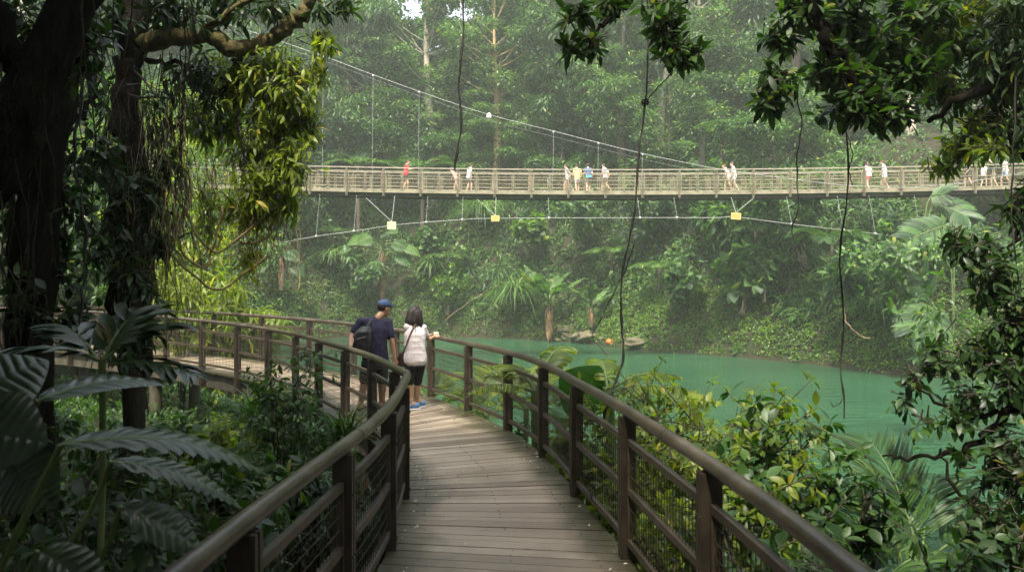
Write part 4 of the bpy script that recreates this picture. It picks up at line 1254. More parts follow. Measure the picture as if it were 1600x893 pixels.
def far_forest():
    pro = far_prototypes()
    G = 'trees of the forest across the lake'
    # label, kind, photo x, depth, scale, leaf material, bark, turn
    T = [
     ('tall pale trunked tree rising beside the gap of white sky', 'airy', 676, 68, 1.12, 'leaf_far_pale', 'bark_pale', 0),
     ('dark drooping tree between cascade of bright leaves and white sky gap', 'droopy', 545, 70, 1.15, 'leaf_far', 'bark', 1),
     ('layered green tree standing directly over the palm behind bridge', 'tier', 585, 64, 1.0, 'leaf_far', 'bark_pale', 2),
     ('yellowish leafy tree behind the pale tall trunk', 'round', 660, 76, 1.15, 'leaf_far_pale', 'bark', 3),
     ('grey green tree behind the man in red shirt on the bridge', 'round', 640, 62, .66, 'leaf_far', 'bark', 4),
     ('layered tree with flat sprays behind the person in white by the vine', 'tier', 775, 61, .72, 'leaf_far_pale', 'bark', 5),
     ('tree of bare tan twisting branches high above the bridge lamp', 'airy', 770, 66, .95, 'leaf_far_pale', 'root_tan', 2.2),
     ('dark tall tree filling the middle of the far forest', 'tall', 860, 72, 1.12, 'leaf_far', 'bark', 1.2),
     ('dusky droopy tree above the group of four walkers', 'droopy', 925, 70, 1.05, 'leaf_far', 'bark', 3.1),
     ('pale crowned tree with straight mottled trunk behind the knotted vine', 'airy', 1040, 63, .95, 'leaf_far_pale', 'bark_pale', 4.4),
     ('big pale round tree just above the bridge rail near its middle', 'round', 1045, 58, .80, 'leaf_far_pale', 'bark', .4),
     ('tree of light hanging clumps under the centre leaf sprays', 'tall', 975, 66, .9, 'leaf_far_pale', 'bark', 5.5),
     ('slim trunked tree beside the straight mottled trunk', 'airy', 1090, 66, 1.0, 'leaf_far_pale', 'bark_pale', 1.9),
     ('dark round tree behind the walking pair in white', 'round', 1150, 64, .9, 'leaf_far', 'bark', 2.6),
     ('bright leaved bushy tree over the rail between the two white pairs', 'bush', 1215, 55, 1.05, 'leaf_far_pale', 'bark', .9),
     ('shadowy drooping tree beyond the hanging branch tips', 'droopy', 1235, 66, 1.1, 'leaf_far', 'bark', 4.0),
     ('grey leaved tree behind the person leaning in red skirt', 'round', 1325, 57, .8, 'leaf_far', 'bark', 5.2),
     ('tree with thick pale trunk behind the woman in white dress', 'airy', 1424, 54, .8, 'leaf_far', 'bark_pale', 3.4),
     ('dark tall tree mostly hidden by the near dark branches', 'tall', 1380, 66, 1.05, 'leaf_far', 'bark', .3),
     ('dark round tree behind the shaded end of the bridge', 'round', 1520, 58, .95, 'leaf_far', 'bark', 1.4),
     ('tall tree deep behind the shaded end of the bridge', 'tall', 1580, 66, 1.0, 'leaf_far', 'bark', 2.9),
     ('sunlit low tree just past the first visible bridge panels', 'bush', 480, 60, .95, 'leaf_far', 'bark', 4.9),
     ('hazy blue green tree seen through the hanging roots', 'round', 360, 64, 1.1, 'leaf_far', 'bark', 0.2),
     ('tall hazy tree over the one seen through hanging roots', 'tall', 300, 72, 1.1, 'leaf_far', 'bark', 5.0),
     ('golden lit small tree beyond the hanging roots', 'bush', 268, 40, .75, 'leaf_sun', 'bark', 2.0),
     ('hazy tree glimpsed past the dark leaning trunk', 'round', 60, 58, 1.1, 'leaf_far', 'bark', 3.3),
     ('pale trunked tree glimpsed past the top of the dark leaning trunk', 'airy', 32, 40, .9, 'leaf_far', 'bark_pale', 3.9),
     ('tall droopy tree behind the vine draped trunk', 'droopy', 190, 62, 1.1, 'leaf_far', 'bark', 1.0),
     ('light green tree just behind the bridge end of the cascade', 'tier', 430, 66, 1.05, 'leaf_far', 'bark', 2.4),
     ('dark low tree along the bridge behind the tan and red shirts', 'bush', 690, 58, .85, 'leaf_far', 'bark', 1.1),
     ('dark low tree along the bridge behind the group of four', 'bush', 880, 60, .9, 'leaf_far', 'bark', 3.0),
     ('blue grey tall tree between the knotted vine and hanging branch', 'tall', 1160, 74, 1.15, 'leaf_far', 'bark', 1.7),
    ]
    for lab, kind, px, d, sc, lm, bk, rz in T:
        d2 = shore_d(px, d); sc = sc*d2/d; d = d2; x = (px-CX)/F*d
        o = thing('forest_tree', lab, 'tree', G, (x, d, g1(x, d)-.2), rz)
        o.scale = (sc, sc, sc)
        for nm, me, mt in (('crown', pro[kind][0], lm), ('trunk', pro[kind][1], bk)):
            c = bpy.data.objects.new(nm, me); C.objects.link(c); c.parent = o
            if len(me.materials) == 0: me.materials.append(None)
            c.material_slots[0].link = 'OBJECT'; c.material_slots[0].material = M[mt]
    # bare twisting branches of the tan tree
    # the wood behind reads as one mass
    rs = np.random.default_rng(21); lf = MB(); st = MB()
    for i in range(760):
        d = rs.uniform(77, 104); px = rs.uniform(-250, 1850); x = (px-CX)/F*d
        z = g1(x, d)+rs.uniform(.5, 27)
        py = CY-(z-EYE)/d*F
        if 615 < px < 662 and -30 < py < 40: continue
        r = rs.uniform(2.0, 4.2); n = 480
        dd = rand_dirs(rs, n, .35); p = np.array([x, d, z])+dd*(rs.uniform(.3, 1, n)**.5)[:, None]*[r, r, r*.6]
        qx = (p[:, 0])/p[:, 1]*F+CX; qy = CY-(p[:, 2]-EYE)/p[:, 1]*F
        p = p[~((np.abs(qx-638) < 24) & (np.abs(qy-12) < 22))]; dd = dd[:len(p)]
        ax = dd+rs.normal(0, .5, dd.shape); ax[:, 2] -= .3
        scatter(lf, LEAF['lowbroad'], p, ax, dd*.5+[0, 0, .9]+rs.normal(0, .3, dd.shape), .8*rs.uniform(.6, 1.2, len(p)))
    for i in range(340):
        d = rs.uniform(96, 108); x = (rs.uniform(-200, 1800)-CX)/F*d; z = g1(x, d)+rs.uniform(1, 22); py = CY-(z-EYE)/d*F
        if abs((x/d*F+CX)-638) < 40 and py < 60: continue
        dd = rand_dirs(rs, 260, .3); p = np.array([x, d, z])+dd*(rs.uniform(.3, 1, 260)**.5)[:, None]*[4.2, 2, 3]
        scatter(lf, LEAF['lowbroad'], p, dd+rs.normal(0, .5, dd.shape), dd*.5+[0, 0, .9], 1.25*rs.uniform(.6, 1.2, 260))
    for i in range(60):
        d = rs.uniform(74, 98); x = (rs.uniform(-250, 1850)-CX)/F*d; z = g1(x, d)
        sticks(st, [[x, d, z-1]], [[x+rs.normal(0, 1), d, z+rs.uniform(8, 14)]], .22, .1, 6)
    o = lf.build('woodland', M['leaf_far']); tag(o, 'hazy wooded hillside behind the separate trees across the lake', 'woodland', kind='stuff')
    st.build('trunks', M['bark'], o)

def bank_cover():
    """undergrowth of the far bank: one mass from the waterline to the trees"""
    rs = np.random.default_rng(31)
    X = rs.uniform(-48, 52, 90000); Y = rs.uniform(30, 100, 90000)
    s = lake_sd(X, Y); px = X/Y*F+CX
    ok = (s > .1) & (s < 50) & (px > 250) & (px < 1660) & (rs.random(90000) < np.where(s < 11, .72, .14))
    X, Y, s = X[ok], Y[ok], s[ok]
    Z = ground_z(X, Y)
    lump = np.sin(X*.9+1.7*np.sin(Y*.7))+np.sin(Y*1.1+X*.6)
    kinds = [('lowbroad', .24, 'leaf_far', 20), ('lowlong', .42, 'leaf_far', 14), ('lowbroad', .42, 'leaf_far_pale', 10), ('lowthin', .65, 'leaf_far', 13), ('lowbroad', .16, 'leaf_cover', 22)]
    n1 = np.sin(X*.31+2)+np.sin(Y*.4-X*.2)+rs.normal(.25, .6, len(X))
    kk = np.where(s < 2.2+np.sin(X*.7), 4, np.clip(np.floor((n1+2.2)/4.4*4), 0, 3)).astype(int)
    low = (px := X/Y*F+CX) > 930
    kk = np.where((kk == 4) & ~low & (rs.random(len(X)) < .6), 0, kk)
    # a dense low fringe along the water
    N = 42000; X2 = rs.uniform(-20, 34, N); Y2 = rs.uniform(32, 68, N); s2 = lake_sd(X2, Y2); p2 = X2/Y2*F+CX
    ok = (s2 > .05) & (s2 < 3.4+np.sin(X2*.8)) & (p2 < 1660); ok &= (p2 > 930) | (rs.random(N) < .5)
    X2, Y2 = X2[ok], Y2[ok]
    X = np.concatenate([X, X2]); Y = np.concatenate([Y, Y2]); s = np.concatenate([s, s2[ok]]); Z = ground_z(X, Y)
    lump = np.sin(X*.9+1.7*np.sin(Y*.7))+np.sin(Y*1.1+X*.6); kk = np.concatenate([kk, np.full(len(X2), 4)])
    mbs = {m: MB() for m in ('leaf_far', 'leaf_far_pale', 'leaf_cover')}
    for k, (tp, L, mt, n) in enumerate(kinds):
        i = np.where(kk == k)[0]
        hgt = np.clip(.35+.55*lump[i]+rs.normal(0, .3, len(i)), .05, 2.2)*np.where(s[i] < 2.5, .35, 1.0)*(.5 if k == 4 else 1)
        c = np.stack([X[i], Y[i], Z[i]+hgt*.6], 1)
        d = rand_dirs(rs, len(i)*n, .5).reshape(len(i), n, 3)
        d[..., 1] -= .35
        r = np.clip(hgt, .22, 1.1)[:, None, None]*rs.uniform(.3, 1, (len(i), n, 1))
        p = c[:, None]+d*r*[1.0, .9, .75]
        ax = d+rs.normal(0, .4, d.shape); ax[..., 2] -= .35
        up = d*.6+np.array([0, -.35, .8])+rs.normal(0, .3, d.shape)
        scatter(mbs[mt], LEAF[tp], p.reshape(-1, 3), ax.reshape(-1, 3), up.reshape(-1, 3), (L*rs.uniform(.55, 1.3, (len(i), n))).ravel())
    tag(mbs['leaf_far'].build('undergrowth', M['leaf_far']), 'dense mixed undergrowth covering the steep far bank', 'undergrowth', kind='stuff')
    tag(mbs['leaf_far_pale'].build('undergrowth', M['leaf_far_pale']), 'paler leafy thickets among the undergrowth of the far bank', 'undergrowth', kind='stuff')
    tag(mbs['leaf_cover'].build('ground_cover', M['leaf_cover']), 'low fresh green ground cover along the far waterline', 'ground cover', kind='stuff')

def on_bank(px, py, d0=34, d1=78):
    """the point of the far bank seen at a photo pixel"""
    d = np.arange(d0, d1, .1); x = (px-CX)/F*d; z = EYE+(CY-py)/F*d
    i = np.argmax(ground_z(x, d) > z)
    k = max(0, i-OUT); return np.array([x[k], d[k], min(z[k], float(ground_z(x[i:i+1], d[i:i+1])[0]))-.1])
OUT = 19

def bank_plants():
    rs = np.random.default_rng(41)
    # ---- banana plants with skirts of dead leaves
    def banana(seed, h, n, L, label, base):
        r = np.random.default_rng(seed); lf, st, dead, tr = MB(), MB(), MB(), MB()
        tube(tr, [[0, 0, -.3], [.03, 0, h*.5], [0, .02, h]], [.16, .13, .09], 10)
        for k in range(n):
            banana_leaf(lf, st, (0, 0, h-.1), 2.4*k+seed+r.normal(0, .2), r.uniform(.75, 1.42), L*r.uniform(.8, 1.1), L*.15, r.uniform(.3, .8), .35, r, .2)
        N = 90; th = r.uniform(0, 6.3, N); z = r.uniform(h*.25, h*.95, N); b = np.stack([.13*np.cos(th), .13*np.sin(th), z], 1)
        scatter(dead, LEAF['lowthin'], b, np.stack([np.cos(th)*.35, np.sin(th)*.35, -np.ones(N)], 1), np.stack([np.cos(th), np.sin(th), 0*th], 1), h*r.uniform(.3, .6, N))
        o = thing('banana_plant', label, 'banana plant', 'banana plants on the far bank', base)
        tr.build('trunk', M['bark'], o); dead.build('dead_leaves', M['leaf_dead'], o); lf.build('leaves', M['leaf_far_pale'], o); st.build('leaf_stalks', M['stem_green'], o)
        return o
    banana(2, 2.6, 9, 3.4, 'tall banana plant with shaggy dead skirt beside the waterline rocks', on_bank(858, 521))
    banana(5, 1.2, 7, 2.3, 'smaller banana plant with drooping leaf above the waterline rocks', on_bank(924, 500))
    # ---- shaggy trunk with wide ribbed leaves near the plate
    def fan_tree(seed, h, leaves, label, base, trunk=True, mat='leaf_mid'):
        r = np.random.default_rng(seed); lf, st, tr, dead = MB(), MB(), MB(), MB()
        if trunk: tube(tr, [[0, 0, -.3], [.1, 0, h*.5], [0, 0, h]], [.22, .2, .16], 9)
        for (dx, dz, L, W, tilt) in leaves:
            b = np.array([dx*.35, -.2+r.normal(0, .2), h+dz*.35]); t = np.array([dx, -.5+tilt, h+dz])
            d = nrm(t-[0, 0, h]); tip = t+np.array([d[0], -.25, -.35+d[2]*.3])*L*.5
            tube(st, catmull([[0, 0, h-.1], b+[0, 0, .15], t], 4), .03, 5)
            ribbed_leaf(lf, st, t, tip+(tip-t)*.8, (d[0]*.2, -.8, .8), W*1.05, 9, .3, .07, .10, .55)
        if trunk:
            N = 130; th = r.uniform(0, 6.3, N); z = r.uniform(h*.2, h, N)
            scatter(dead, LEAF['lowthin'], np.stack([.18*np.cos(th), .18*np.sin(th), z], 1), np.stack([np.cos(th)*.3, np.sin(th)*.3, -np.ones(N)], 1), np.stack([np.cos(th), np.sin(th), 0*th], 1), h*r.uniform(.15, .4, N))
        o = thing('wide_leaf_plant', label, 'tropical plant', None, base)
        if trunk: tr.build('trunk', M['bark'], o); dead.build('dead_leaves', M['leaf_dead'], o)
        lf.build('leaves', M[mat], o); st.build('leaf_stalks', M['stem_green'], o)
        return o
    b = on_bank(597, 466)
    fan_tree(3, 4.2, [(-.7, .9, 2.4, .85, 0), (.9, .5, 2.0, .7, .1), (-1.9, -.6, 1.8, .7, -.1), (1.2, -.5, 1.9, .6, .1), (-.2, -1.0, 1.6, .6, -.3), (-2.4, .2, 1.7, .5, .2), (.3, 1.3, 1.8, .6, .2), (-1.2, -1.6, 1.8, .6, -.2), (.7, 1.6, 1.7, .5, .4), (-1.4, .9, 1.9, .6, .3), (1.7, .2, 1.8, .5, .1)],
             'shaggy trunked plant with huge ribbed leaves below the pale weight plate', b)
    fan_tree(8, 2.4, [(-.7, .6, 1.9, .6, 0), (.5, .2, 1.8, .6, 0), (.9, -.7, 1.7, .5, 0), (-.9, -.6, 1.6, .55, 0), (.0, .9, 1.6, .5, .2)],
             'wide leaved plant hanging near the wind cable by the cascade', on_bank(440, 445), True)
    # ---- long hanging grasses
    for sd, px, py, n, L, lab in ((1, 752, 372, 260, 3.6, 'tuft of long grassy blades spilling down under the middle weight plate'), (2, 805, 500, 300, 3.3, 'big tussock of arching grass at the waterline beside the tall banana'), (3, 672, 455, 160, 2.4, 'straw tinged grass tussock behind the woman'), (4, 520, 440, 160, 2.2, 'dim grass tussock on the bank past the cascade'), (5, 1370, 525, 140, 1.7, 'thin grass tussock over the bank under the twin ribbed fronds')):
        p = on_bank(px, py-30); lf = grass_clump(sd, int(n*.7), L*1.15, .06, .8, 1.9, .9)
        tag(lf.build('grass_tussock', M['leaf_grass']), lab, 'grass', 'grass tussocks on the far bank').location = p+[0, -.3, .5]
    # ---- broad undivided fronds on the near side of the bridge's shaded end
    def frond_group(label, px, py, d, items, mat='leaf_far'):
        lf, st = MB(), MB(); r = np.random.default_rng(int(px)); base = P(px, py, d)
        base[2] = g1(base[0], base[1])-.1; top = P(px, py, d)-base
        for (x, y, tx, ty, W, dd) in items:
            t0 = P(x, y, d+dd)-base; t1 = P(tx, ty, d+dd-.6)-base
            tube(st, catmull([[0, 0, 0], (top*.6+t0*.4)*[1, 1, .8], t0], 5), .035, 6)
            dv = t1-t0; L = np.linalg.norm(dv); ax = dv/L; n = 17
            sd = nrm(np.cross(ax, [0, -1, .4])); u = np.linspace(.0, .9, n)
            q = t0+ax*L*u[:, None]+np.array([0, 0, -.12*L])*(u**2)[:, None]
            tube(st, q, .03, 5)
            for sg in (-1, 1):
                ang = 1.25-.75*u; ds = sd*sg*np.sin(ang)[:, None]+ax*np.cos(ang)[:, None]+[0, -.12, -.12]
                scatter(lf, leaf_tpl(3, .17, .3, .3, .6), q, ds, np.tile(np.cross(ax, sd)*-1+[0, -.8, .3], (n, 1)), W*(.75+.25*np.sin(np.pi*u))*r.uniform(.9, 1.05, n))
        o = thing('ribbed_palm', label, 'palm', 'ribbed palms on the bank by the bridge end', base)
        lf.build('fronds', M[mat], o); st.build('frond_stalks', M['stem_green'], o)
    frond_group('young palm with one broad pale ribbed frond under the footbridge', 1490, 395, 37, [(1480, 352, 1420, 366, 1.15, 0), (1492, 330, 1512, 336, .9, -.2)])
    frond_group('young palm with big ribbed fronds fanning over the bank edge', 1480, 480, 35.5, [(1452, 478, 1425, 512, 1.25, 0), (1462, 486, 1470, 514, .9, .2), (1450, 465, 1440, 425, 1.0, .2)])
    frond_group('small palm with split ribbed frond on the bank facing the lake', 1440, 300, 38.5, [(1455, 306, 1478, 300, .8, 0), (1468, 315, 1505, 325, .9, 0)])
    # ---- feathery palms
    def feather(label, base, fr, L, mat, ll=.8, h=.5, trunk=.1, wood='bark'):
        lf, st, tr = MB(), MB(), MB(); r = np.random.default_rng(len(label))
        tube(tr, [[0, 0, -.4], [0, 0, h]], [trunk*1.2, trunk], 8)
        for (az, el, s, dr) in fr: palm_frond(lf, st, (0, 0, h), az, el, L*s, 34, ll*s, .11, dr, r)
        o = thing('feather_palm', label, 'palm', 'feathery palms across the lake', base)
        lf.build('fronds', M[mat], o); tr.build('trunk', M[wood], o); st.build('frond_stalks', M['stem_green'], o)
    b = P(560, 262, 70); b[2] = g1(b[0], b[1]); hh = P(560, 262, 70)[2]-b[2]
    feather('wide feathery palm just above the bridge rail beside the man in red', b, [(3.3, .55, 1, .9), (2.7, .9, 1, .8), (.2, .5, 1, .9), (.5, 1.0, .9, .8), (-.4, .45, 1, 1.0), (3.9, .5, .9, 1.0), (1.6, 1.2, .8, .7), (5.0, .6, .8, 1.0)], 4.3, 'leaf_far_pale', 1.5, max(hh, .5), .16)
    b = P(660, 265, 69); b[2] = g1(b[0], b[1])
    feather('feathery palm arching behind the man in red shirt', b, [(.1, .55, 1, .9), (3.0, .6, 1, .9), (.6, .9, .9, .9), (2.4, .9, .9, .9), (4.4, .5, .8, 1.0)], 4.0, 'leaf_far_pale', 1.4, max(P(660, 265, 69)[2]-b[2], .4), .16)
    b = on_bank(1300, 440)
    feather('big drooping feather palm on the bank beside the long wiggly vine', b, [(3.0, .9, 1, 1.2), (2.4, .8, .9, 1.2), (.3, .9, .9, 1.2), (4.2, .7, 1, 1.2), (5.2, .8, .9, 1.2)], 3.2, 'leaf_far', 1.2, 2.0)
    for lab, px, py, L, mt, n in (('small feather palm leaning from the bank between tussocks', 700, 420, 2.6, 'leaf_far', 7), ('bright feather palm low on bank past the rocks', 1030, 440, 2.4, 'leaf_far_pale', 8), ('feather palm drooping over the bank under the marked plate', 1180, 385, 2.4, 'leaf_far', 7), ('dull feather palm under the first bridge posts', 520, 380, 2.8, 'leaf_far', 7), ('tree fern spreading over the bank above the smaller banana', 955, 415, 2.3, 'leaf_far_pale', 9)):
        feather(lab, on_bank(px, py), [(k*6.28/n+.3*math.sin(k*5), .45+.4*abs(math.sin(k*3.1)), 1, 1.0) for k in range(n)], L, mt, .8, 1.0)
    b = P(1128, 196, 56); gz = g1(b[0], b[1])
    feather('tree fern with flat pale crown above the walking pair in white', (b[0], b[1], gz), [(k*.9, .35, 1, .75) for k in range(7)], 2.0, 'leaf_far_pale', .75, b[2]-gz, .12)
    # ---- leafy bank shrubs, each its own
    kinds = {'heart': shrub(61, 1.6, 1.1, 9, LEAF['heart'], .42, 8, 5), 'finger': shrub(62, 1.9, 1.3, 9, LEAF['long'], .5, 8, 8, spr=75), 'fine': shrub(63, 2.0, 1.5, 12, LEAF['broad'], .22, 11, 8)}
    kinds = {k: (a.mesh('foliage'), b.mesh('stem')) for k, (a, b) in kinds.items()}
    S = [('heart', 1160, 470, 1.5, 'leaf_far_pale', 'glossy heart leaved climber in bright patch above the bank cover'),
         ('heart', 1192, 455, 1.2, 'leaf_far_pale', 'smaller heart leaved climber beside the bright glossy patch'),
         ('finger', 1140, 400, 1.6, 'leaf_far_pale', 'shrub with fingered leaves hanging under the marked yellow plate'),
         ('finger', 1120, 375, 1.3, 'leaf_far', 'dim fingered shrub touching the shrub under the marked yellow plate'),
         ('fine', 1395, 490, 1.5, 'leaf_far_pale', 'feathery pale shrub in front of the big ribbed fronds'),
         ('fine', 1500, 320, 1.5, 'leaf_far_pale', 'light shrub at the bridge end under hanging leaves'),
         ('fine', 1565, 330, 1.7, 'leaf_far_pale', 'light shrub closest to the person in pale blue shorts'),
         ('finger', 1345, 470, 1.2, 'leaf_far', 'bluish fingered shrub by the bottom of the long wiggly vine'),
         ('fine', 920, 385, 1.9, 'leaf_far_pale', 'spreading grey green shrub above the smaller banana plant'),
         ('fine', 1000, 380, 2.0, 'leaf_far', 'spreading dark shrub behind the thick knotted vine'),
         ('heart', 660, 400, 1.1, 'leaf_far', 'heart leaved clump between pale plate and middle plate'),
         ('fine', 480, 360, 1.6, 'leaf_far', 'shrub hanging below the first bridge posts past the cascade'),
         ('heart', 845, 385, 1.2, 'leaf_cover', 'yellow flecked heart leaved clump over the tall banana'),
         ('fine', 1250, 400, 1.6, 'leaf_far', 'dense shrub under the bridge between two dangling vines'),
         ('fine', 700, 480, 1.2, 'leaf_cover', 'fresh green shrub on the waterline behind the woman'),
         ('finger', 560, 455, 1.2, 'leaf_far', 'fingered shrub beside the shaggy trunk above the man'),
         ('fine', 1080, 350, 1.8, 'leaf_far', 'dark leafy shrub on the bank below the middle of bridge'),
         ('heart', 1050, 470, 1.0, 'leaf_far', 'low heart leaved clump above the bright ground cover')]
    for k, px, py, sc, mt, lab in S:
        p = on_bank(px, py); o = thing('bank_shrub', lab, 'shrub', 'leafy shrubs on the far bank', p+[0, -.2, -.1], px*.01)
        sc = sc*1.3; o.scale = (sc, sc, sc); o.rotation_euler = (.35, 0, px*.013)
        for nm, me, mm in (('foliage', kinds[k][0], mt), ('stem', kinds[k][1], 'twig')):
            c = bpy.data.objects.new(nm, me); C.objects.link(c); c.parent = o
            if len(me.materials) == 0: me.materials.append(None)
            c.material_slots[0].link = 'OBJECT'; c.material_slots[0].material = M[mm]
    # ---- rocks and the orange float at the waterline
    def rock(label, px, py, d, w, h, seed):
        bm = bmesh.new(); bmesh.ops.create_icosphere(bm, subdivisions=4, radius=1)
        r = np.random.default_rng(seed); a = r.uniform(0, 6, 6)
        for v in bm.verts:
            c = v.co; s = 1+.14*math.sin(3*c.x+a[0])*math.sin(3.3*c.y+a[1])+.08*math.sin(7*c.z+5*c.x+a[2])+.05*math.sin(11*c.y+9*c.x+a[3])
            v.co = Vector((c.x*w*s, c.y*w*.8*s, max(-.6, min(c.z, .62+.1*math.sin(4*c.x+a[4])))*h*s))
        me = bpy.data.meshes.new('rock'); bm.to_mesh(me); bm.free()
        for q in me.polygons: q.use_smooth = True
        o = link('rock', me, M['rock']); o.location = P(px, py, d); o.location.z = max(o.location.z, WATER+h*.15); o.rotation_euler = (0, .08, seed)
        tag(o, label, 'rock', 'rocks at the far waterline')
    rock('flat brown boulder leaning over the water beside banana skirt', 893, 516, 60.2, 1.15, .5, 1)
    rock('largest flat mossy boulder standing at the waterline', 921, 526, 57.6, 1.45, .62, 2)
    rock('upright narrow rock wedged behind the largest boulder', 911, 515, 59.6, .6, 1.0, 3)
    rock('low pale rock lying past the orange float', 997, 533, 51.6, .9, .42, 4)
    rock('small half sunk stone at foot of banana skirt', 874, 530, 60.2, .7, .3, 5)
    rock('square mossy block under the flat brown boulder', 895, 526, 59.4, .85, .5, 6)
    rock('small stone touching the orange float', 946, 530, 55.6, .5, .25, 7)
    mb = MB(); p = P(961, 530.5, 54.6); p[2] = WATER+.22
    tube(mb, [p+[-.62, 0, .14], p+[-.5, 0, .13], p+[-.2, 0, .07], p+[.25, 0, .0], p+[.55, 0, -.08], p+[.66, 0, -.1]], [.06, .2, .25, .24, .17, .04], 12)
    tag(mb.build('float', plain_mat('orange plastic', (.45, .10, .02), (.58, .16, .035), 6, .55, .2)), 'bright orange float stranded at the waterline by the rocks', 'float')
    # aerial roots hanging from the far bank
    for lab, pts in (('thin straw liana dangling beside the cascade under the bridge', [(463, 312), (465, 370), (467, 420), (468, 450)]), ('looping pale liana low on the bank by long wiggly vine', [(1318, 480), (1325, 505), (1345, 525), (1362, 529)]), ('slanting dead stick on the bank behind the woman', [(775, 445), (735, 470), (695, 500)])):
        q = [P(a, b, 46 if 'liana d' in lab else on_bank(a, b)[1]-.8) for a, b in pts]
        mb = MB(); tube(mb, wob(q, .05, rs), .03 if 'liana' in lab else .017, 6); tag(mb.build('liana' if 'liana' in lab else 'dead_stick', M['root_tan']), lab, 'liana' if 'liana' in lab else 'stick')
# ================================================================== near plants
def cl(px, py, d, rx, ry, N, rd=None):
    """leaf cloud given by photo pixel, depth, pixel radii, number of twigs"""
    k = d/F
    return (P(px, py, d), (rx*k, (rd if rd is not None else .8*rx*k), ry*k), N)

def canopy(lf, st, rs, c, r, n, L=.45):
    """unseen leaf mass, added as upper crown to shade walk and plants"""
    p, d = cloud_tips(rs, c, r, n, .1)
    ax = d+rs.normal(0, .6, d.shape); ax[:, 2] -= .3
    scatter(lf, LEAF['lowbroad'], p, ax, np.array([0, 0, 1.0])+rs.normal(0, .35, d.shape), L*rs.uniform(.6, 1.2, n))

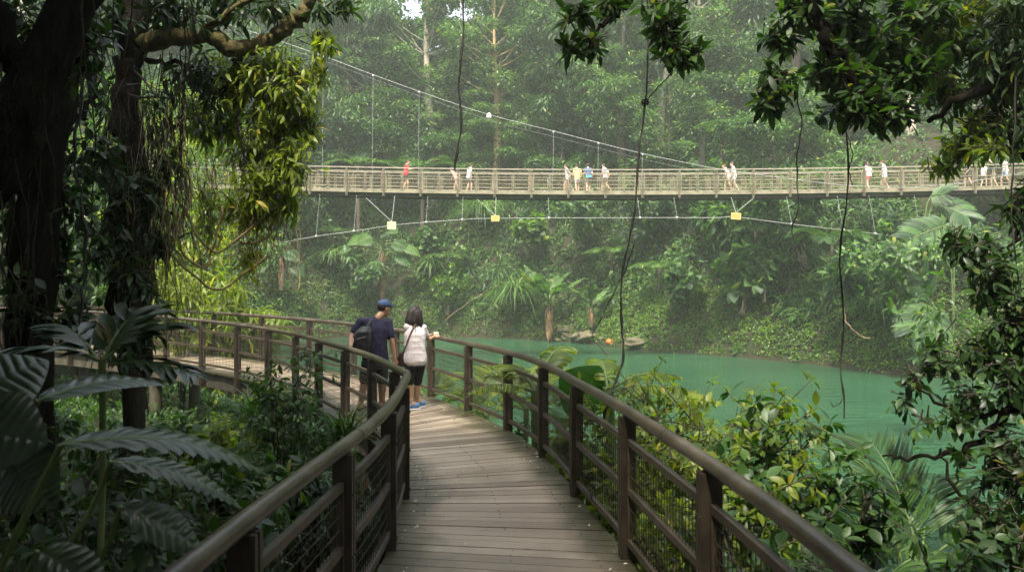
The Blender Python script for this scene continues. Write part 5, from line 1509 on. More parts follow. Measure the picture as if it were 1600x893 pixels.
def left_trees():
    rs = np.random.default_rng(51)
    # ---- dark leaning tree
    o = thing('tree', 'nearly black leaning trunk with ragged bark crossing the upper corner', 'tree', loc=(0, 0, 0))
    tr, lf, st = MB(), MB(), MB()
    q = limb(tr, [P(-700, 1300, 5.0), P(-420, 780, 5.1), P(-170, 470, 5.2), P(-62, 335, 5.25), P(5, 235, 5.3), P(45, 150, 5.4), P(115, 0, 5.6), P(160, -110, 5.7), P(250, -330, 6.0), P(330, -800, 6.6)], .23, .14, 16, .010, 3)
    limb(tr, [P(120, -60, 5.7), P(330, -420, 6.6), P(620, -800, 8.0), P(800, -1000, 10)], .14, .05, 8, .03, 4)
    limb(tr, [P(35, 110, 5.5), P(-120, -150, 5.0), P(-400, -500, 4.2)], .12, .05, 8, .03, 5)
    # hanging bark roots along the trunk
    k = rs.integers(5, len(q)-4, 60); strands(st, rs, q[k]+rs.normal(0, .14, (60, 3)), rs.uniform(.5, 2.2, 60), 9, .05, .009)
    canopy(lf, st, rs, (-5.0, .6, 10.4), (2.3, 3.4, 1.8), 4500, .55)  # these unseen clumps are added to shade the deck and near trunks
    canopy(lf, st, rs, (-1.9, 1.4, 10.2), (1.15, 2.7, 1.0), 2600, .5)
    canopy(lf, st, rs, (-7.5, 3.0, 8.5), (4.5, 7.0, 3.5), 4200, .5)
    canopy(lf, st, rs, (-3.0, -5.0, 9.6), (5.5, 4.0, 2.0), 5000, .55)
    canopy(lf, st, rs, (-9.5, 6.5, 5.0), (2.6, 5.0, 4.0), 3000, .45)
    foliage(lf, st, rs, [cl(130, 70, 6.3, 60, 60, 30), cl(20, 30, 7.5, 60, 50, 30)], LEAF['broad'], .17, 5)
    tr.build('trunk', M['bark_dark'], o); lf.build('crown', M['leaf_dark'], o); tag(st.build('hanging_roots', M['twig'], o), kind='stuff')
    # ---- upright black trunk below it
    o = thing('tree', 'black upright trunk standing beside the boardwalk under the leaning one', 'tree')
    tr, lf, st = MB(), MB(), MB()
    q = limb(tr, [P(40, 800, 7.2), P(46, 600, 7.2), P(52, 420, 7.25), P(66, 260, 7.3), P(95, 90, 7.4), P(130, -200, 7.7), P(160, -600, 8.2)], .21, .165, 14, .012, 6)
    limb(tr, [P(66, 260, 7.3), P(110, 200, 7.6), P(150, 150, 8.0)], .05, .02, 8, .03, 7)
    canopy(lf, st, rs, (-9.8, 5.5, 9.5), (2.6, 3.4, 2.5), 2600)
    foliage(lf, st, rs, [cl(110, 330, 7.6, 70, 60, 36), cl(90, 420, 7.4, 60, 60, 30), cl(150, 250, 8.0, 70, 60, 36), cl(20, 330, 7.4, 40, 120, 34), cl(120, 500, 7.6, 60, 40, 22), cl(40, 480, 7.0, 50, 60, 24)], LEAF['oval'], .15, 5, droop=.4)
    i = rs.integers(4, 20, 36); strands(st, rs, q[i]+rs.normal(0, .16, (36, 3)), rs.uniform(.6, 2.5, 36), 9, .05, .008)
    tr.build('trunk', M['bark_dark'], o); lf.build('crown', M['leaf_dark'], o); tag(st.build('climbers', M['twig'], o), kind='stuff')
    # ---- tree hung with roots, its mossy limb and the bright cascade
    o = thing('tree', 'vine draped tree with mossy limb and cascade of sunlit yellow green leaves', 'tree')
    tr, ms, lf, sun, st, tan = MB(), MB(), MB(), MB(), MB(), MB()
    d = 9.0
    q = limb(tr, [P(205, 850, d), P(204, 600, d), P(206, 430, d), P(200, 260, d), P(196, 140, d), P(205, 70, d), P(215, -40, d+.2), P(230, -400, d+.6)], .125, .15, 12, .025, 8)
    limb(tr, [P(222, 640, d+.1), P(228, 430, d+.12), P(222, 300, d+.1), P(210, 180, d)], .07, .09, 8, .04, 9)
    limb(tr, [P(180, 500, d-.1), P(178, 330, d-.12), P(188, 180, d-.05)], .05, .08, 8, .05, 10)
    m = limb(ms, [P(212, 75, d), P(245, 62, d-.02), P(285, 57, d), P(330, 60, d+.1), P(372, 78, d+.15), P(412, 66, d+.25), P(452, 42, d+.3), P(478, 14, d+.3), P(492, -30, d+.3), P(505, -90, d+.4)], .105, .075, 12, .018, 11)
    limb(ms, [P(300, 58, d+.02), P(345, 30, d), P(420, -30, d-.2), P(470, -120, d-.2)], .05, .03, 8, .02, 12)
    limb(tr, [P(215, 95, d), P(260, 97, d+.2), P(320, 112, d+.4), P(380, 140, d+.6), P(430, 190, d+.6)], .035, .012, 6, .02, 13)
    limb(tr, [P(372, 78, d+.15), P(382, 140, d+.3), P(372, 200, d+.35), P(388, 270, d+.3)], .03, .012, 6, .03, 14)
    # leaves under the limb, its shade put into their dark colour
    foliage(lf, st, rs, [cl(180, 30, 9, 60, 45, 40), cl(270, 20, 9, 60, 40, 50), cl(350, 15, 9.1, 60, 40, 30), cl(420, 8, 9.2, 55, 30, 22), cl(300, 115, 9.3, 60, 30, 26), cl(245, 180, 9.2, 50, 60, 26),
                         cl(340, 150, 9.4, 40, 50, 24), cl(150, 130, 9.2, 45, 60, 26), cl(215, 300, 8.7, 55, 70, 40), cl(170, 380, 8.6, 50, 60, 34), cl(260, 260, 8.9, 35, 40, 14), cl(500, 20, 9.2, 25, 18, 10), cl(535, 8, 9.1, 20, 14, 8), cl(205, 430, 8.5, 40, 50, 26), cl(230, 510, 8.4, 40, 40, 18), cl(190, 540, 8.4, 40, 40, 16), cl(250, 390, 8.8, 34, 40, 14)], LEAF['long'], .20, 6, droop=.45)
        # the cascade, its sunlight put into the yellow green colour
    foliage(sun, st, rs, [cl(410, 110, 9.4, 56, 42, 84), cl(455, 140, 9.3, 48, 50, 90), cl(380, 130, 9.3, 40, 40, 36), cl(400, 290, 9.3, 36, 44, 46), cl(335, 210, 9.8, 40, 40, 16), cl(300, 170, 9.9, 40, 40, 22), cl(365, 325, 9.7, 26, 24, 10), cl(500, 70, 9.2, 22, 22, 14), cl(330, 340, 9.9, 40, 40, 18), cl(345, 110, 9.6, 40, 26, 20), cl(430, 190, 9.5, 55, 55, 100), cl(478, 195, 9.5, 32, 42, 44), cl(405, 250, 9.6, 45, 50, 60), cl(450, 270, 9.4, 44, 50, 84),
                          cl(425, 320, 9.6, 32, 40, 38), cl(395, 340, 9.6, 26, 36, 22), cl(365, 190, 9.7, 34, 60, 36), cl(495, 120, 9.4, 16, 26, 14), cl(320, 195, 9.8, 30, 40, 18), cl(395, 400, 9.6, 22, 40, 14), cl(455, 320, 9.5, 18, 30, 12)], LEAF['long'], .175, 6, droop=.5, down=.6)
    # hanging aerial roots: dark ones, then tan ones coloured as if sunlit
    N = 150; px = rs.uniform(165, 300, N); tops = np.array([P(a, b, dd) for a, b, dd in zip(px, rs.uniform(70, 300, N), rs.uniform(8.6, 9.6, N))])
    strands(st, rs, tops, rs.uniform(.6, 2.4, N), 10, .07, .007)
    N = 180; px = rs.choice([285, 330, 372, 395, 410, 428, 440], N)+rs.normal(0, 11, N); tops = np.array([P(a, b, dd) for a, b, dd in zip(px, rs.uniform(230, 345, N), rs.uniform(9.5, 9.95, N))])
    strands(tan, rs, tops, rs.uniform(.4, 1.3, N), 10, .11, .0048, .04)
    N = 70; px = rs.uniform(190, 290, N); tops = np.array([P(a, b, dd) for a, b, dd in zip(px, rs.uniform(150, 380, N), rs.uniform(8.5, 9.2, N))])
    strands(tan, rs, tops, rs.uniform(.5, 1.6, N), 10, .09, .005)
    for a in ([(270, 290, 9), (300, 360, 9.2), (340, 392, 9.3), (400, 350, 9.4), (440, 318, 9.5)], [(235, 320, 9), (255, 380, 9.1), (300, 430, 9.3), (350, 450, 9.4), (420, 400, 9.5)], [(300, 300, 9.1), (285, 380, 9.1), (320, 420, 9.2), (330, 380, 9.3), (345, 320, 9.3)],
              [(240, 250, 9), (262, 330, 9.1), (247, 400, 9), (240, 470, 9)], [(372, 380, 9.6), (410, 375, 9.6), (440, 330, 9.6)], [(196, 90, 9), (240, 150, 8.8), (185, 142, 8.8), (215, 130, 8.7)]):
        tube(tan if a[0][1] > 200 else st, wob([P(*k) for k in a], .03, rs), .014, 6)
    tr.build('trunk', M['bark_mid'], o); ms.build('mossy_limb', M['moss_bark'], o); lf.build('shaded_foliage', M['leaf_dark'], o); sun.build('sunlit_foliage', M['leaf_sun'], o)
    st.build('twigs', M['twig'], o); tag(tan.build('hanging_roots', M['root_tan'], o), kind='stuff')

    # ---- trees on the land beyond the walk's far bend
    for lab, px, d, h, lm, sd, kind in (('shaded broad tree beyond the boardwalk bend behind black trunk', 130, 27, 10, 'leaf_mid', 71, 0), ('shaded tree at the picture edge beyond the boardwalk', -30, 24, 9, 'leaf_mid', 72, 0), ('thin leafy tree between the root curtain and the far bridge', 260, 33, 9, 'leaf_sun', 73, 1), ('low branching tree beyond the outer railing behind the root curtain', 205, 25, 6, 'leaf_mid', 74, 1)):
        x = (px-CX)/F*d
        lf, st = crown_mesh(sd, h*.42, h, 30, 7000, LEAF['lowlong'], .3, low=.1)
        o = thing('tree', lab, 'tree', None, (x, d, g1(x, d)))
        lf.build('crown', M[lm], o); st.build('trunk', M['bark_dark'], o)

def lit_shrubs():
    """plants beyond the outer railing in the open light"""
    rs = np.random.default_rng(81)
    def bamboo(label, base, h, seed, mat='leaf_sun', L=.55, spread=1.2, stems=14, twigs=9):
        lf, st = shrub(seed, h, spread, stems, LEAF['bamboo'], L, twigs, 9, droop=.7, spr=55)
        return plant('bamboo', label, 'bamboo', lf, st, mat, 'stem_green', base, 0, 'bamboo clumps behind the outer railing', 'leaves', 'canes')
    def gp(px, d): x = (px-CX)/F*d; return (x, d, g1(x, d))
    bamboo('bright bamboo clump glowing above the far railing bend', gp(330, 23.5), 4.0, 82, stems=22)
    bamboo('bamboo clump with drooping pale leaves beside the root curtain', gp(265, 24.5), 4.0, 83)
    bamboo('bamboo clump closest to the far bank side of the bend', gp(385, 24), 3.3, 84)
    bamboo('low shaded bamboo behind the railing near the black trunk', gp(160, 25), 3.2, 85, 'leaf_mid')
    # small leafy trees catching sun behind root curtain
    for lab, px, py, d, sd in (('small sunlit tree seen through the hanging roots', 285, 350, 18.5, 86),):
        b = P(px, py, d); gz = g1(b[0], b[1]); h = b[2]-gz+.8
        lf, st = shrub(sd, h, 1.1, 9, LEAF['long'], .26, 12, 7, droop=.4)
        plant('small_tree', lab, 'small tree', lf, st, 'leaf_sun', 'twig', (b[0], b[1], gz))
    # palms and torn leaves outside the outer railing
    def torn(label, px, py, d, items, seed, mat='leaf_sun', torn_=.8):
        lf, st, tr = MB(), MB(), MB(); r = np.random.default_rng(seed); b = P(px, py, d); gz = g1(b[0], b[1]); h = b[2]-gz
        tube(tr, [[0, 0, -.3], [.03, 0, h*.5], [0, 0, h+.05]], [.11, .09, .06], 9)
        for az, el, L, W, dr in items: banana_leaf(lf, st, (0, 0, h), az, el, L, W, dr, torn_, r, .16, 30)
        o = thing('banana_plant', label, 'banana plant', 'torn banana plants outside the outer railing', (b[0], b[1], gz))
        lf.build('leaves', M[mat], o); tr.build('trunk', M['stem_green'], o); st.build('leaf_stalks', M['stem_green'], o)
    torn('banana plant with torn blade raised over the handrail towards the rocks', 838, 615, 9.6, [(.9, 1.15, 1.35, .26, 1.1), (3.4, .5, .9, .2, .9), (2.2, .8, 1.0, .22, .9), (5.2, .35, .8, .2, .8)], 91)
    torn('banana plant with two flat torn blades over the water', 950, 612, 8.6, [(.22, .62, .95, .25, .9), (-.35, .3, 1.2, .27, .7), (1.6, .8, .9, .22, .8), (-1.2, .3, .8, .2, .8)], 92)
    # one huge undivided leaf
    lf, st = MB(), MB(); b = P(905, 740, 8.9); gz = g1(b[0], b[1]); b0 = np.array([b[0], b[1], gz])
    t0 = P(890, 652, 8.9)-b0; t1 = P(938, 573, 8.8)-b0
    tube(st, catmull([[0, 0, -.2], [.02, 0, (t0[2])*.6], t0], 6), .03, 8)
    ribbed_leaf(lf, st, t0, t1, (.25, -1, .25), .34, 8, .08, .012, 0, .8)
    t2 = P(882, 690, 9.0)-b0; t3 = P(872, 770, 8.9)-b0
    tube(st, catmull([[0, 0, -.2], [-.1, 0, t2[2]*.6], t2], 6), .025, 8); ribbed_leaf(lf, st, t2, t3, (-.2, -1, .3), .28, 8, .1, .012, 0, .75)
    t2 = P(915, 690, 8.4)-b0; t3 = P(935, 770, 8.2)-b0
    tube(st, catmull([[0, 0, -.2], [-.05, 0, t2[2]*.6], t2], 6), .025, 8); ribbed_leaf(lf, st, t2, t3, (.2, -1, .3), .25, 8, .1, .012, 0, .75)
    plant('giant_leaf_plant', 'plant with huge rounded dark green leaf behind the outer railing posts', 'tropical plant', lf, st, 'leaf_big', 'stem_green', tuple(b0), leafname='leaves', stemname='leaf_stalks')
    def palm(label, px, py, d, fr, L, ll, seed, mat='leaf_sun', lw=.1, n=28):
        lf, st = MB(), MB(); r = np.random.default_rng(seed); b = P(px, py, d); gz = min(g1(b[0], b[1]), b[2]-.1)
        WALK.update(on=True, loc=np.array([b[0], b[1], gz]))
        for az, el, s, dr in fr: palm_frond(lf, st, (0, 0, b[2]-gz), az, el, L*s, n, ll*s, lw, dr, r, rw=.011)
        WALK['on'] = False; tube(st, [[0, 0, -.2], [0, 0, b[2]-gz]], .035, 7)
        o = thing('small_palm', label, 'palm', 'small palms beside the boardwalk', (b[0], b[1], gz))
        lf.build('fronds', M[mat], o); st.build('frond_stalks', M['stem_green'], o)
    palm('bright small palm beside the feet of the woman beyond the railing', 672, 640, 13.0, [(.2, .7, 1, 1.0), (2.9, .6, 1, 1.0), (1.2, 1.0, .9, .9), (-.7, .5, 1, 1.0), (2.2, .9, .9, .9), (4.0, .4, .9, 1), (.7, .35, 1, .8), (1.7, .6, 1, 1)], 1.5, .5, 93)
    palm('lit small palm between second and third posts past the woman', 760, 650, 11.8, [(.3, .8, 1, 1.0), (2.8, .7, 1, 1.0), (1.4, 1.1, 1, .9), (-.5, .5, 1, 1.0), (4.2, .5, .8, 1), (.8, .45, 1, .8), (2.0, .6, 1, 1)], 1.5, .5, 94)
    palm('pale palm with hanging fronds under the torn banana blade', 822, 640, 10.6, [(.4, 1.1, 1, 1.4), (2.6, 1.0, 1, 1.4), (1.5, 1.2, .9, 1.2), (-.6, .9, .9, 1.4), (3.7, .8, 1, 1.3), (.9, .6, 1.1, 1.2)], 1.5, .6, 95)
    palm('dark areca palm with thin leaflets over the water near the corner', 1440, 885, 6.0, [(2.5, 1.0, 1, .9), (1.75, 1.2, 1.1, .7), (1.0, 1.0, 1, .9), (3.3, .8, .9, .9), (.2, .7, .9, .9), (2.1, .75, 1, .8)], 1.35, .5, 96, 'leaf_mid', .055, 36)
    palm('second dark areca palm low beside the corner one', 1360, 930, 5.2, [(2.2, .9, 1, .9), (1.3, 1.0, 1, .9), (.4, .7, 1, .9), (3.2, .6, .9, .9)], .9, .4, 97, 'leaf_mid', .06, 30)
    # shrubs along the outer railing
    S = [('bushy sunlit shrub with small leaves over the middle of handrail', 1030, 668, 6.8, .8, 15, 'broad+long', .105, 'leaf_sun', 11),
         ('sunlit small leaved shrub between torn banana blades and handrail', 965, 662, 7.6, .6, 11, 'broad', .10, 'leaf_sun', 12),
         ('tall loose shrub with dull drooping leaves beside the lake', 1205, 652, 5.6, .38, 7, 'oval+broad', .14, 'leaf_mid', 13),
         ('darker long leaved shrub behind the handrail towards the areca palms', 1270, 770, 5.2, .3, 6, 'oval+long', .15, 'leaf_dark', 14),
         ('yellow green shrub behind the handrail in the open light', 1120, 675, 6.0, .7, 12, 'broad+long', .115, 'leaf_sun', 15),
         ('leafy shrub pressing against the outer railing mesh', 1060, 770, 5.0, .7, 12, 'broad+heart', .105, 'leaf_sun', 16),
         ('low leafy shrub under the outer handrail near the picture bottom', 1170, 815, 4.4, .6, 10, 'oval+long', .115, 'leaf_mid', 17),
         ('thick dark shrub outside the closest outer post', 1300, 890, 3.9, .5, 8, 'oval+bamboo', .12, 'leaf_mid', 18),
         ('low fresh shrub at the foot of outer posts past the big leaf', 850, 700, 8.9, .7, 12, 'heart', .14, 'leaf_sun', 19),
         ('fresh green low plants below the railing beside the woman', 720, 690, 11.0, .8, 12, 'broad', .16, 'leaf_mid', 20),
         ('leafy low shrub behind the wire mesh below the huge leaf', 955, 750, 6.6, .7, 12, 'heart', .12, 'leaf_sun', 21)]
    for lab, px, py, d, sp, ns, tp, L, mt, sd in S:
        b = P(px, py, d); gz = min(g1(b[0], b[1]), b[2]-.5); h = b[2]-gz+.18
        WALK.update(on=True, loc=np.array([b[0]+.15, b[1], gz]))
        lf, st = shrub(sd+100, h, sp, ns, [LEAF[q] for q in tp.split('+')], L, 15, 7, droop=.3, stem_r=.014)
        plant('shrub', lab, 'shrub', lf, st, mt, 'twig', (b[0]+.15, b[1], gz), 0, 'shrubs beside the outer railing')
        WALK['on'] = False

def right_trees():
    rs = np.random.default_rng(101)
    o = thing('tree', 'dark overhanging tree whose drooping sprays frame the upper corner', 'tree')
    tr, lf, lit, st = MB(), MB(), MB(), MB()
    limb(tr, [P(2150, 1500, 5.6), P(2050, 900, 5.6), P(1980, 300, 5.8), P(1900, -200, 6.2), P(1820, -700, 6.8)], .30, .18, 12, .03, 21)
    limb(tr, [P(1960, 100, 5.9), P(1780, 40, 6.2), P(1640, 60, 6.4), P(1520, 150, 6.6), P(1450, 190, 6.8)], .10, .02, 8, .03, 22)
    limb(tr, [P(1880, -250, 6.2), P(1600, -260, 6.2), P(1380, -150, 6.1), P(1278, -20, 6.0), P(1286, 55, 6.0), P(1318, 98, 6.0), P(1350, 150, 6.1), P(1400, 195, 6.2)], .10, .016, 8, .02, 23)
    limb(tr, [P(1380, -150, 6.1), P(1315, -10, 6.4), P(1335, 60, 6.5), P(1400, 120, 6.6)], .03, .01, 6, .02, 24)
    limb(tr, [P(1880, -250, 6.2), P(1500, -420, 6.6), P(1150, -330, 6.8), P(1000, -160, 6.8), P(985, -20, 6.7), P(960, 20, 6.6), P(925, 55, 6.5)], .09, .012, 8, .02, 25)
    limb(tr, [P(1060, -220, 6.8), P(1075, -40, 6.7), P(1062, 20, 6.6), P(1050, 60, 6.6)], .02, .008, 6, .02, 26)
    limb(tr, [P(1980, 300, 5.8), P(1760, 250, 6.3), P(1640, 260, 6.6), P(1560, 230, 6.8), P(1500, 240, 7)], .07, .015, 8, .03, 27)
    limb(tr, [P(1640, 260, 6.6), P(1600, 320, 6.4), P(1580, 400, 6.2)], .03, .01, 6, .03, 27)
    # drooping dark sprays of the overhead limb
    D = [(905, 25, 6.5, 26, 32, 9), (925, 70, 6.5, 24, 20, 7), (890, 78, 6.5, 12, 14, 4), (950, 10, 6.6, 22, 18, 6), (1040, 45, 6.6, 34, 36, 13), (1062, 85, 6.6, 34, 20, 10), (1030, 10, 6.6, 40, 16, 8), (1085, 90, 6.6, 14, 14, 4),
         (1225, 60, 6.2, 38, 30, 14), (1215, 130, 6.1, 36, 30, 13), (1200, 165, 6.1, 22, 22, 7), (1255, 20, 6.1, 40, 24, 12), (1290, 110, 6.1, 34, 28, 14), (1325, 170, 6.1, 40, 28, 18), (1345, 120, 6.2, 44, 36, 24), (1390, 175, 6.3, 44, 32, 24), (1370, 70, 6.4, 50, 38, 28), (1420, 110, 6.4, 46, 44, 28), (1330, 20, 6.3, 56, 30, 26), (1430, 30, 6.5, 60, 36, 34)]
    foliage(lf, st, rs, [cl(*k[:5], int(k[5]*1.5)) for k in D], LEAF['spray'], .165, 7, 72, droop=.18, down=.5, twig=.14)
    # deep mass of the tree's own side
    Dm = [(1500, 60, 6.8, 60, 50, 50), (1560, 130, 6.7, 60, 60, 60), (1580, 40, 6.5, 60, 60, 50), (1480, 150, 7.0, 50, 36, 34), (1540, 200, 6.9, 56, 30, 34), (1600, 200, 6.6, 50, 40, 30), (1600, 330, 6.4, 40, 60, 34)]
    foliage(lf, st, rs, [cl(*k) for k in Dm], LEAF['long'], .15, 7, 62, droop=.3, down=.35, twig=.2)
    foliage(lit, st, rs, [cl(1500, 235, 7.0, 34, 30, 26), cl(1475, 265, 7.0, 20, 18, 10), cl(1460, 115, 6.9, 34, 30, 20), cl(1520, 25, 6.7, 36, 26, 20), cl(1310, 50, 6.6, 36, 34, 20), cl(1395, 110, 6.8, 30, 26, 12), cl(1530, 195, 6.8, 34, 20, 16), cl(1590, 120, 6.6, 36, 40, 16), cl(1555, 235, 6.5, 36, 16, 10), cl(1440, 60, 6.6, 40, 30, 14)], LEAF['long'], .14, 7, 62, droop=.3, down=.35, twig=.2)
    canopy(lf, st, rs, (4.8, 4.2, 9.8), (1.6, 4.2, 1.1), 1600, .5)  # unseen clumps added for the shade they cast on this side
    canopy(lf, st, rs, (5.0, .6, 9.6), (1.5, 1.7, .9), 1700, .5)
    canopy(lf, st, rs, (8.0, -1.5, 8.0), (2.4, 3.0, 2.6), 2200, .5)
    tr.build('trunk', M['bark_dark'], o); lf.build('dark_foliage', M['leaf_spray'], o); lit.build('lit_foliage', M['leaf_sun'], o); st.build('twigs', M['twig'], o)  # lit leaves differ by a lighter, yellower colour that carries the sun
    # ---- lower tree leaning in from the side, over the water
    o = thing('tree', 'thin branched dark tree leaning over the water at the side edge', 'tree')
    tr, lf, lit, st = MB(), MB(), MB(), MB()
    limb(tr, [P(1760, 1300, 5.4), P(1700, 950, 5.5), P(1650, 720, 5.6), P(1630, 560, 5.7), P(1610, 420, 5.9)], .09, .04, 9, .03, 31)
    limb(tr, [P(1680, 850, 5.5), P(1600, 645, 5.7), P(1545, 675, 5.9), P(1500, 705, 6.0), P(1440, 712, 6.1), P(1378, 712, 6.2)], .045, .008, 7, .015, 32)
    limb(tr, [P(1640, 640, 5.7), P(1560, 640, 5.9), P(1500, 645, 6.0), P(1430, 605, 6.1)], .03, .008, 6, .02, 33)
    limb(tr, [P(1700, 950, 5.5), P(1560, 830, 5.6), P(1500, 770, 5.8), P(1470, 700, 5.9)], .03, .008, 6, .02, 34)
    limb(tr, [P(1620, 480, 5.9), P(1560, 450, 6.3), P(1510, 420, 6.6)], .02, .006, 6, .02, 35)
    D = [(1530, 395, 6.4, 48, 26, 26), (1490, 385, 6.5, 26, 18, 8), (1560, 440, 6.2, 46, 40, 34), (1590, 510, 6.0, 44, 50, 44), (1530, 560, 6.1, 50, 40, 34), (1470, 566, 6.2, 34, 22, 11), (1428, 600, 6.2, 28, 18, 8), (1580, 600, 5.8, 50, 40, 40), (1510, 625, 6.1, 46, 26, 16), (1560, 700, 5.8, 44, 50, 24), (1590, 760, 5.6, 50, 60, 40), (1495, 662, 6.0, 34, 22, 7), (1560, 830, 5.4, 60, 50, 40), (1595, 880, 5.2, 60, 50, 36), (1520, 880, 5.6, 36, 36, 12), (1415, 635, 6.2, 20, 16, 4), (1530, 770, 5.9, 26, 46, 8)]
    foliage(lf, st, rs, [cl(*k) for k in D], LEAF['broad'], .125, 6, 62, droop=.3, down=.3, twig=.18)
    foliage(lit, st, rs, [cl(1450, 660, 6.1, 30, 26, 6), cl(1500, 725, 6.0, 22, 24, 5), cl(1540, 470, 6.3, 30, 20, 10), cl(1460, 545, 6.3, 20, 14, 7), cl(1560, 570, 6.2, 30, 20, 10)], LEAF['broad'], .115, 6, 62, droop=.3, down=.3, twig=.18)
    tr.build('trunk', M['bark_dark'], o); lf.build('dark_foliage', M['leaf_dark'], o); lit.build('lit_foliage', M['leaf_mid'], o); st.build('twigs', M['twig'], o)  # lit and dark leaves: light and shade set by two leaf colours
    # bright shrub on the bank past that tree
    b = P(1530, 360, 20); gz = g1(b[0], b[1])
    lf, st = shrub(131, b[2]-gz, 2.6, 12, LEAF['broad'], .28, 14, 8)
    plant('shrub', 'pale sunlit shrub on the bank past the thin dark tree', 'shrub', lf, st, 'leaf_mid', 'twig', (b[0]+1.2, b[1], gz))

def vines():
    vine('long thin straight vine hanging before the person in white by the stooping girl', [P(725, -60, 9), P(722, 60, 9), P(719, 150, 9), P(718, 215, 9), P(711, 264, 9)], 0.0128, 1, .012)
    k = P(1008, 160, 6.9)
    vine('thick knotted vine curving down to wrap round the outer handrail', [P(1012, -60, 7), P(1010, 60, 7), k, P(1003, 230, 6.9), P(995, 310, 6.8), P(985, 370, 6.7), P(974, 430, 6.6), P(968, 500, 6.5), P(971, 560, 6.3), P(964, 588, 6.15), P(953, 612, 6.0), P(950, 636, 5.9), P(947, 655, 6.0)],
         .0095, 2, .012, knot=k, kids=[[k, P(1020, 145, 6.85), P(1040, 125, 6.7), P(1052, 108, 6.6)]])
    vine('thin slanting vine crossing down to the water before the orange float', [P(988, 380, 8.6), P(975, 425, 9), P(955, 465, 9.5), P(940, 500, 10), P(928, 525, 10.3), P(935, 540, 10.3), P(947, 556, 10.3)], 0.0053, 3, .015)
    vine('thin dark vine dangling past the bridge from the drooping sprays', [P(1250, 120, 6.4), P(1249, 200, 6.4), P(1246, 280, 6.4), P(1243, 350, 6.4), P(1240, 415, 6.4)], 0.0053, 4, .012)
    vine('long wiggly vine reaching from the drooping sprays down over water', [P(1322, 180, 7), P(1322, 300, 7), P(1316, 400, 7), P(1312, 460, 7), P(1319, 540, 7), P(1315, 600, 7), P(1317, 652, 7)], 0.0075, 5, .014,
         kids=[[P(1322, 200, 7), P(1333, 240, 7), P(1326, 265, 7), P(1331, 290, 7)], [P(1317, 622, 7), P(1306, 634, 7), P(1296, 628, 7)]])
    vine('vine hanging close beside the picture edge before the bridge end', [P(1586, 120, 6), P(1584, 250, 6), P(1580, 330, 6), P(1588, 400, 6), P(1592, 460, 6)], 0.0060, 6, .012)
    vine('dark vine hanging between the black trunk and the root curtain', [P(118, 60, 7.0), P(122, 180, 7.0), P(125, 300, 7.0), P(132, 420, 7.0), P(134, 520, 7.0)], 0.0120, 7, .03)
    vine('thin looping vine low over the jade water near lower dark branches', [P(1358, 715, 6), P(1366, 738, 6), P(1388, 755, 6), P(1428, 735, 6), P(1444, 715, 6)], 0.0030, 8, .008)

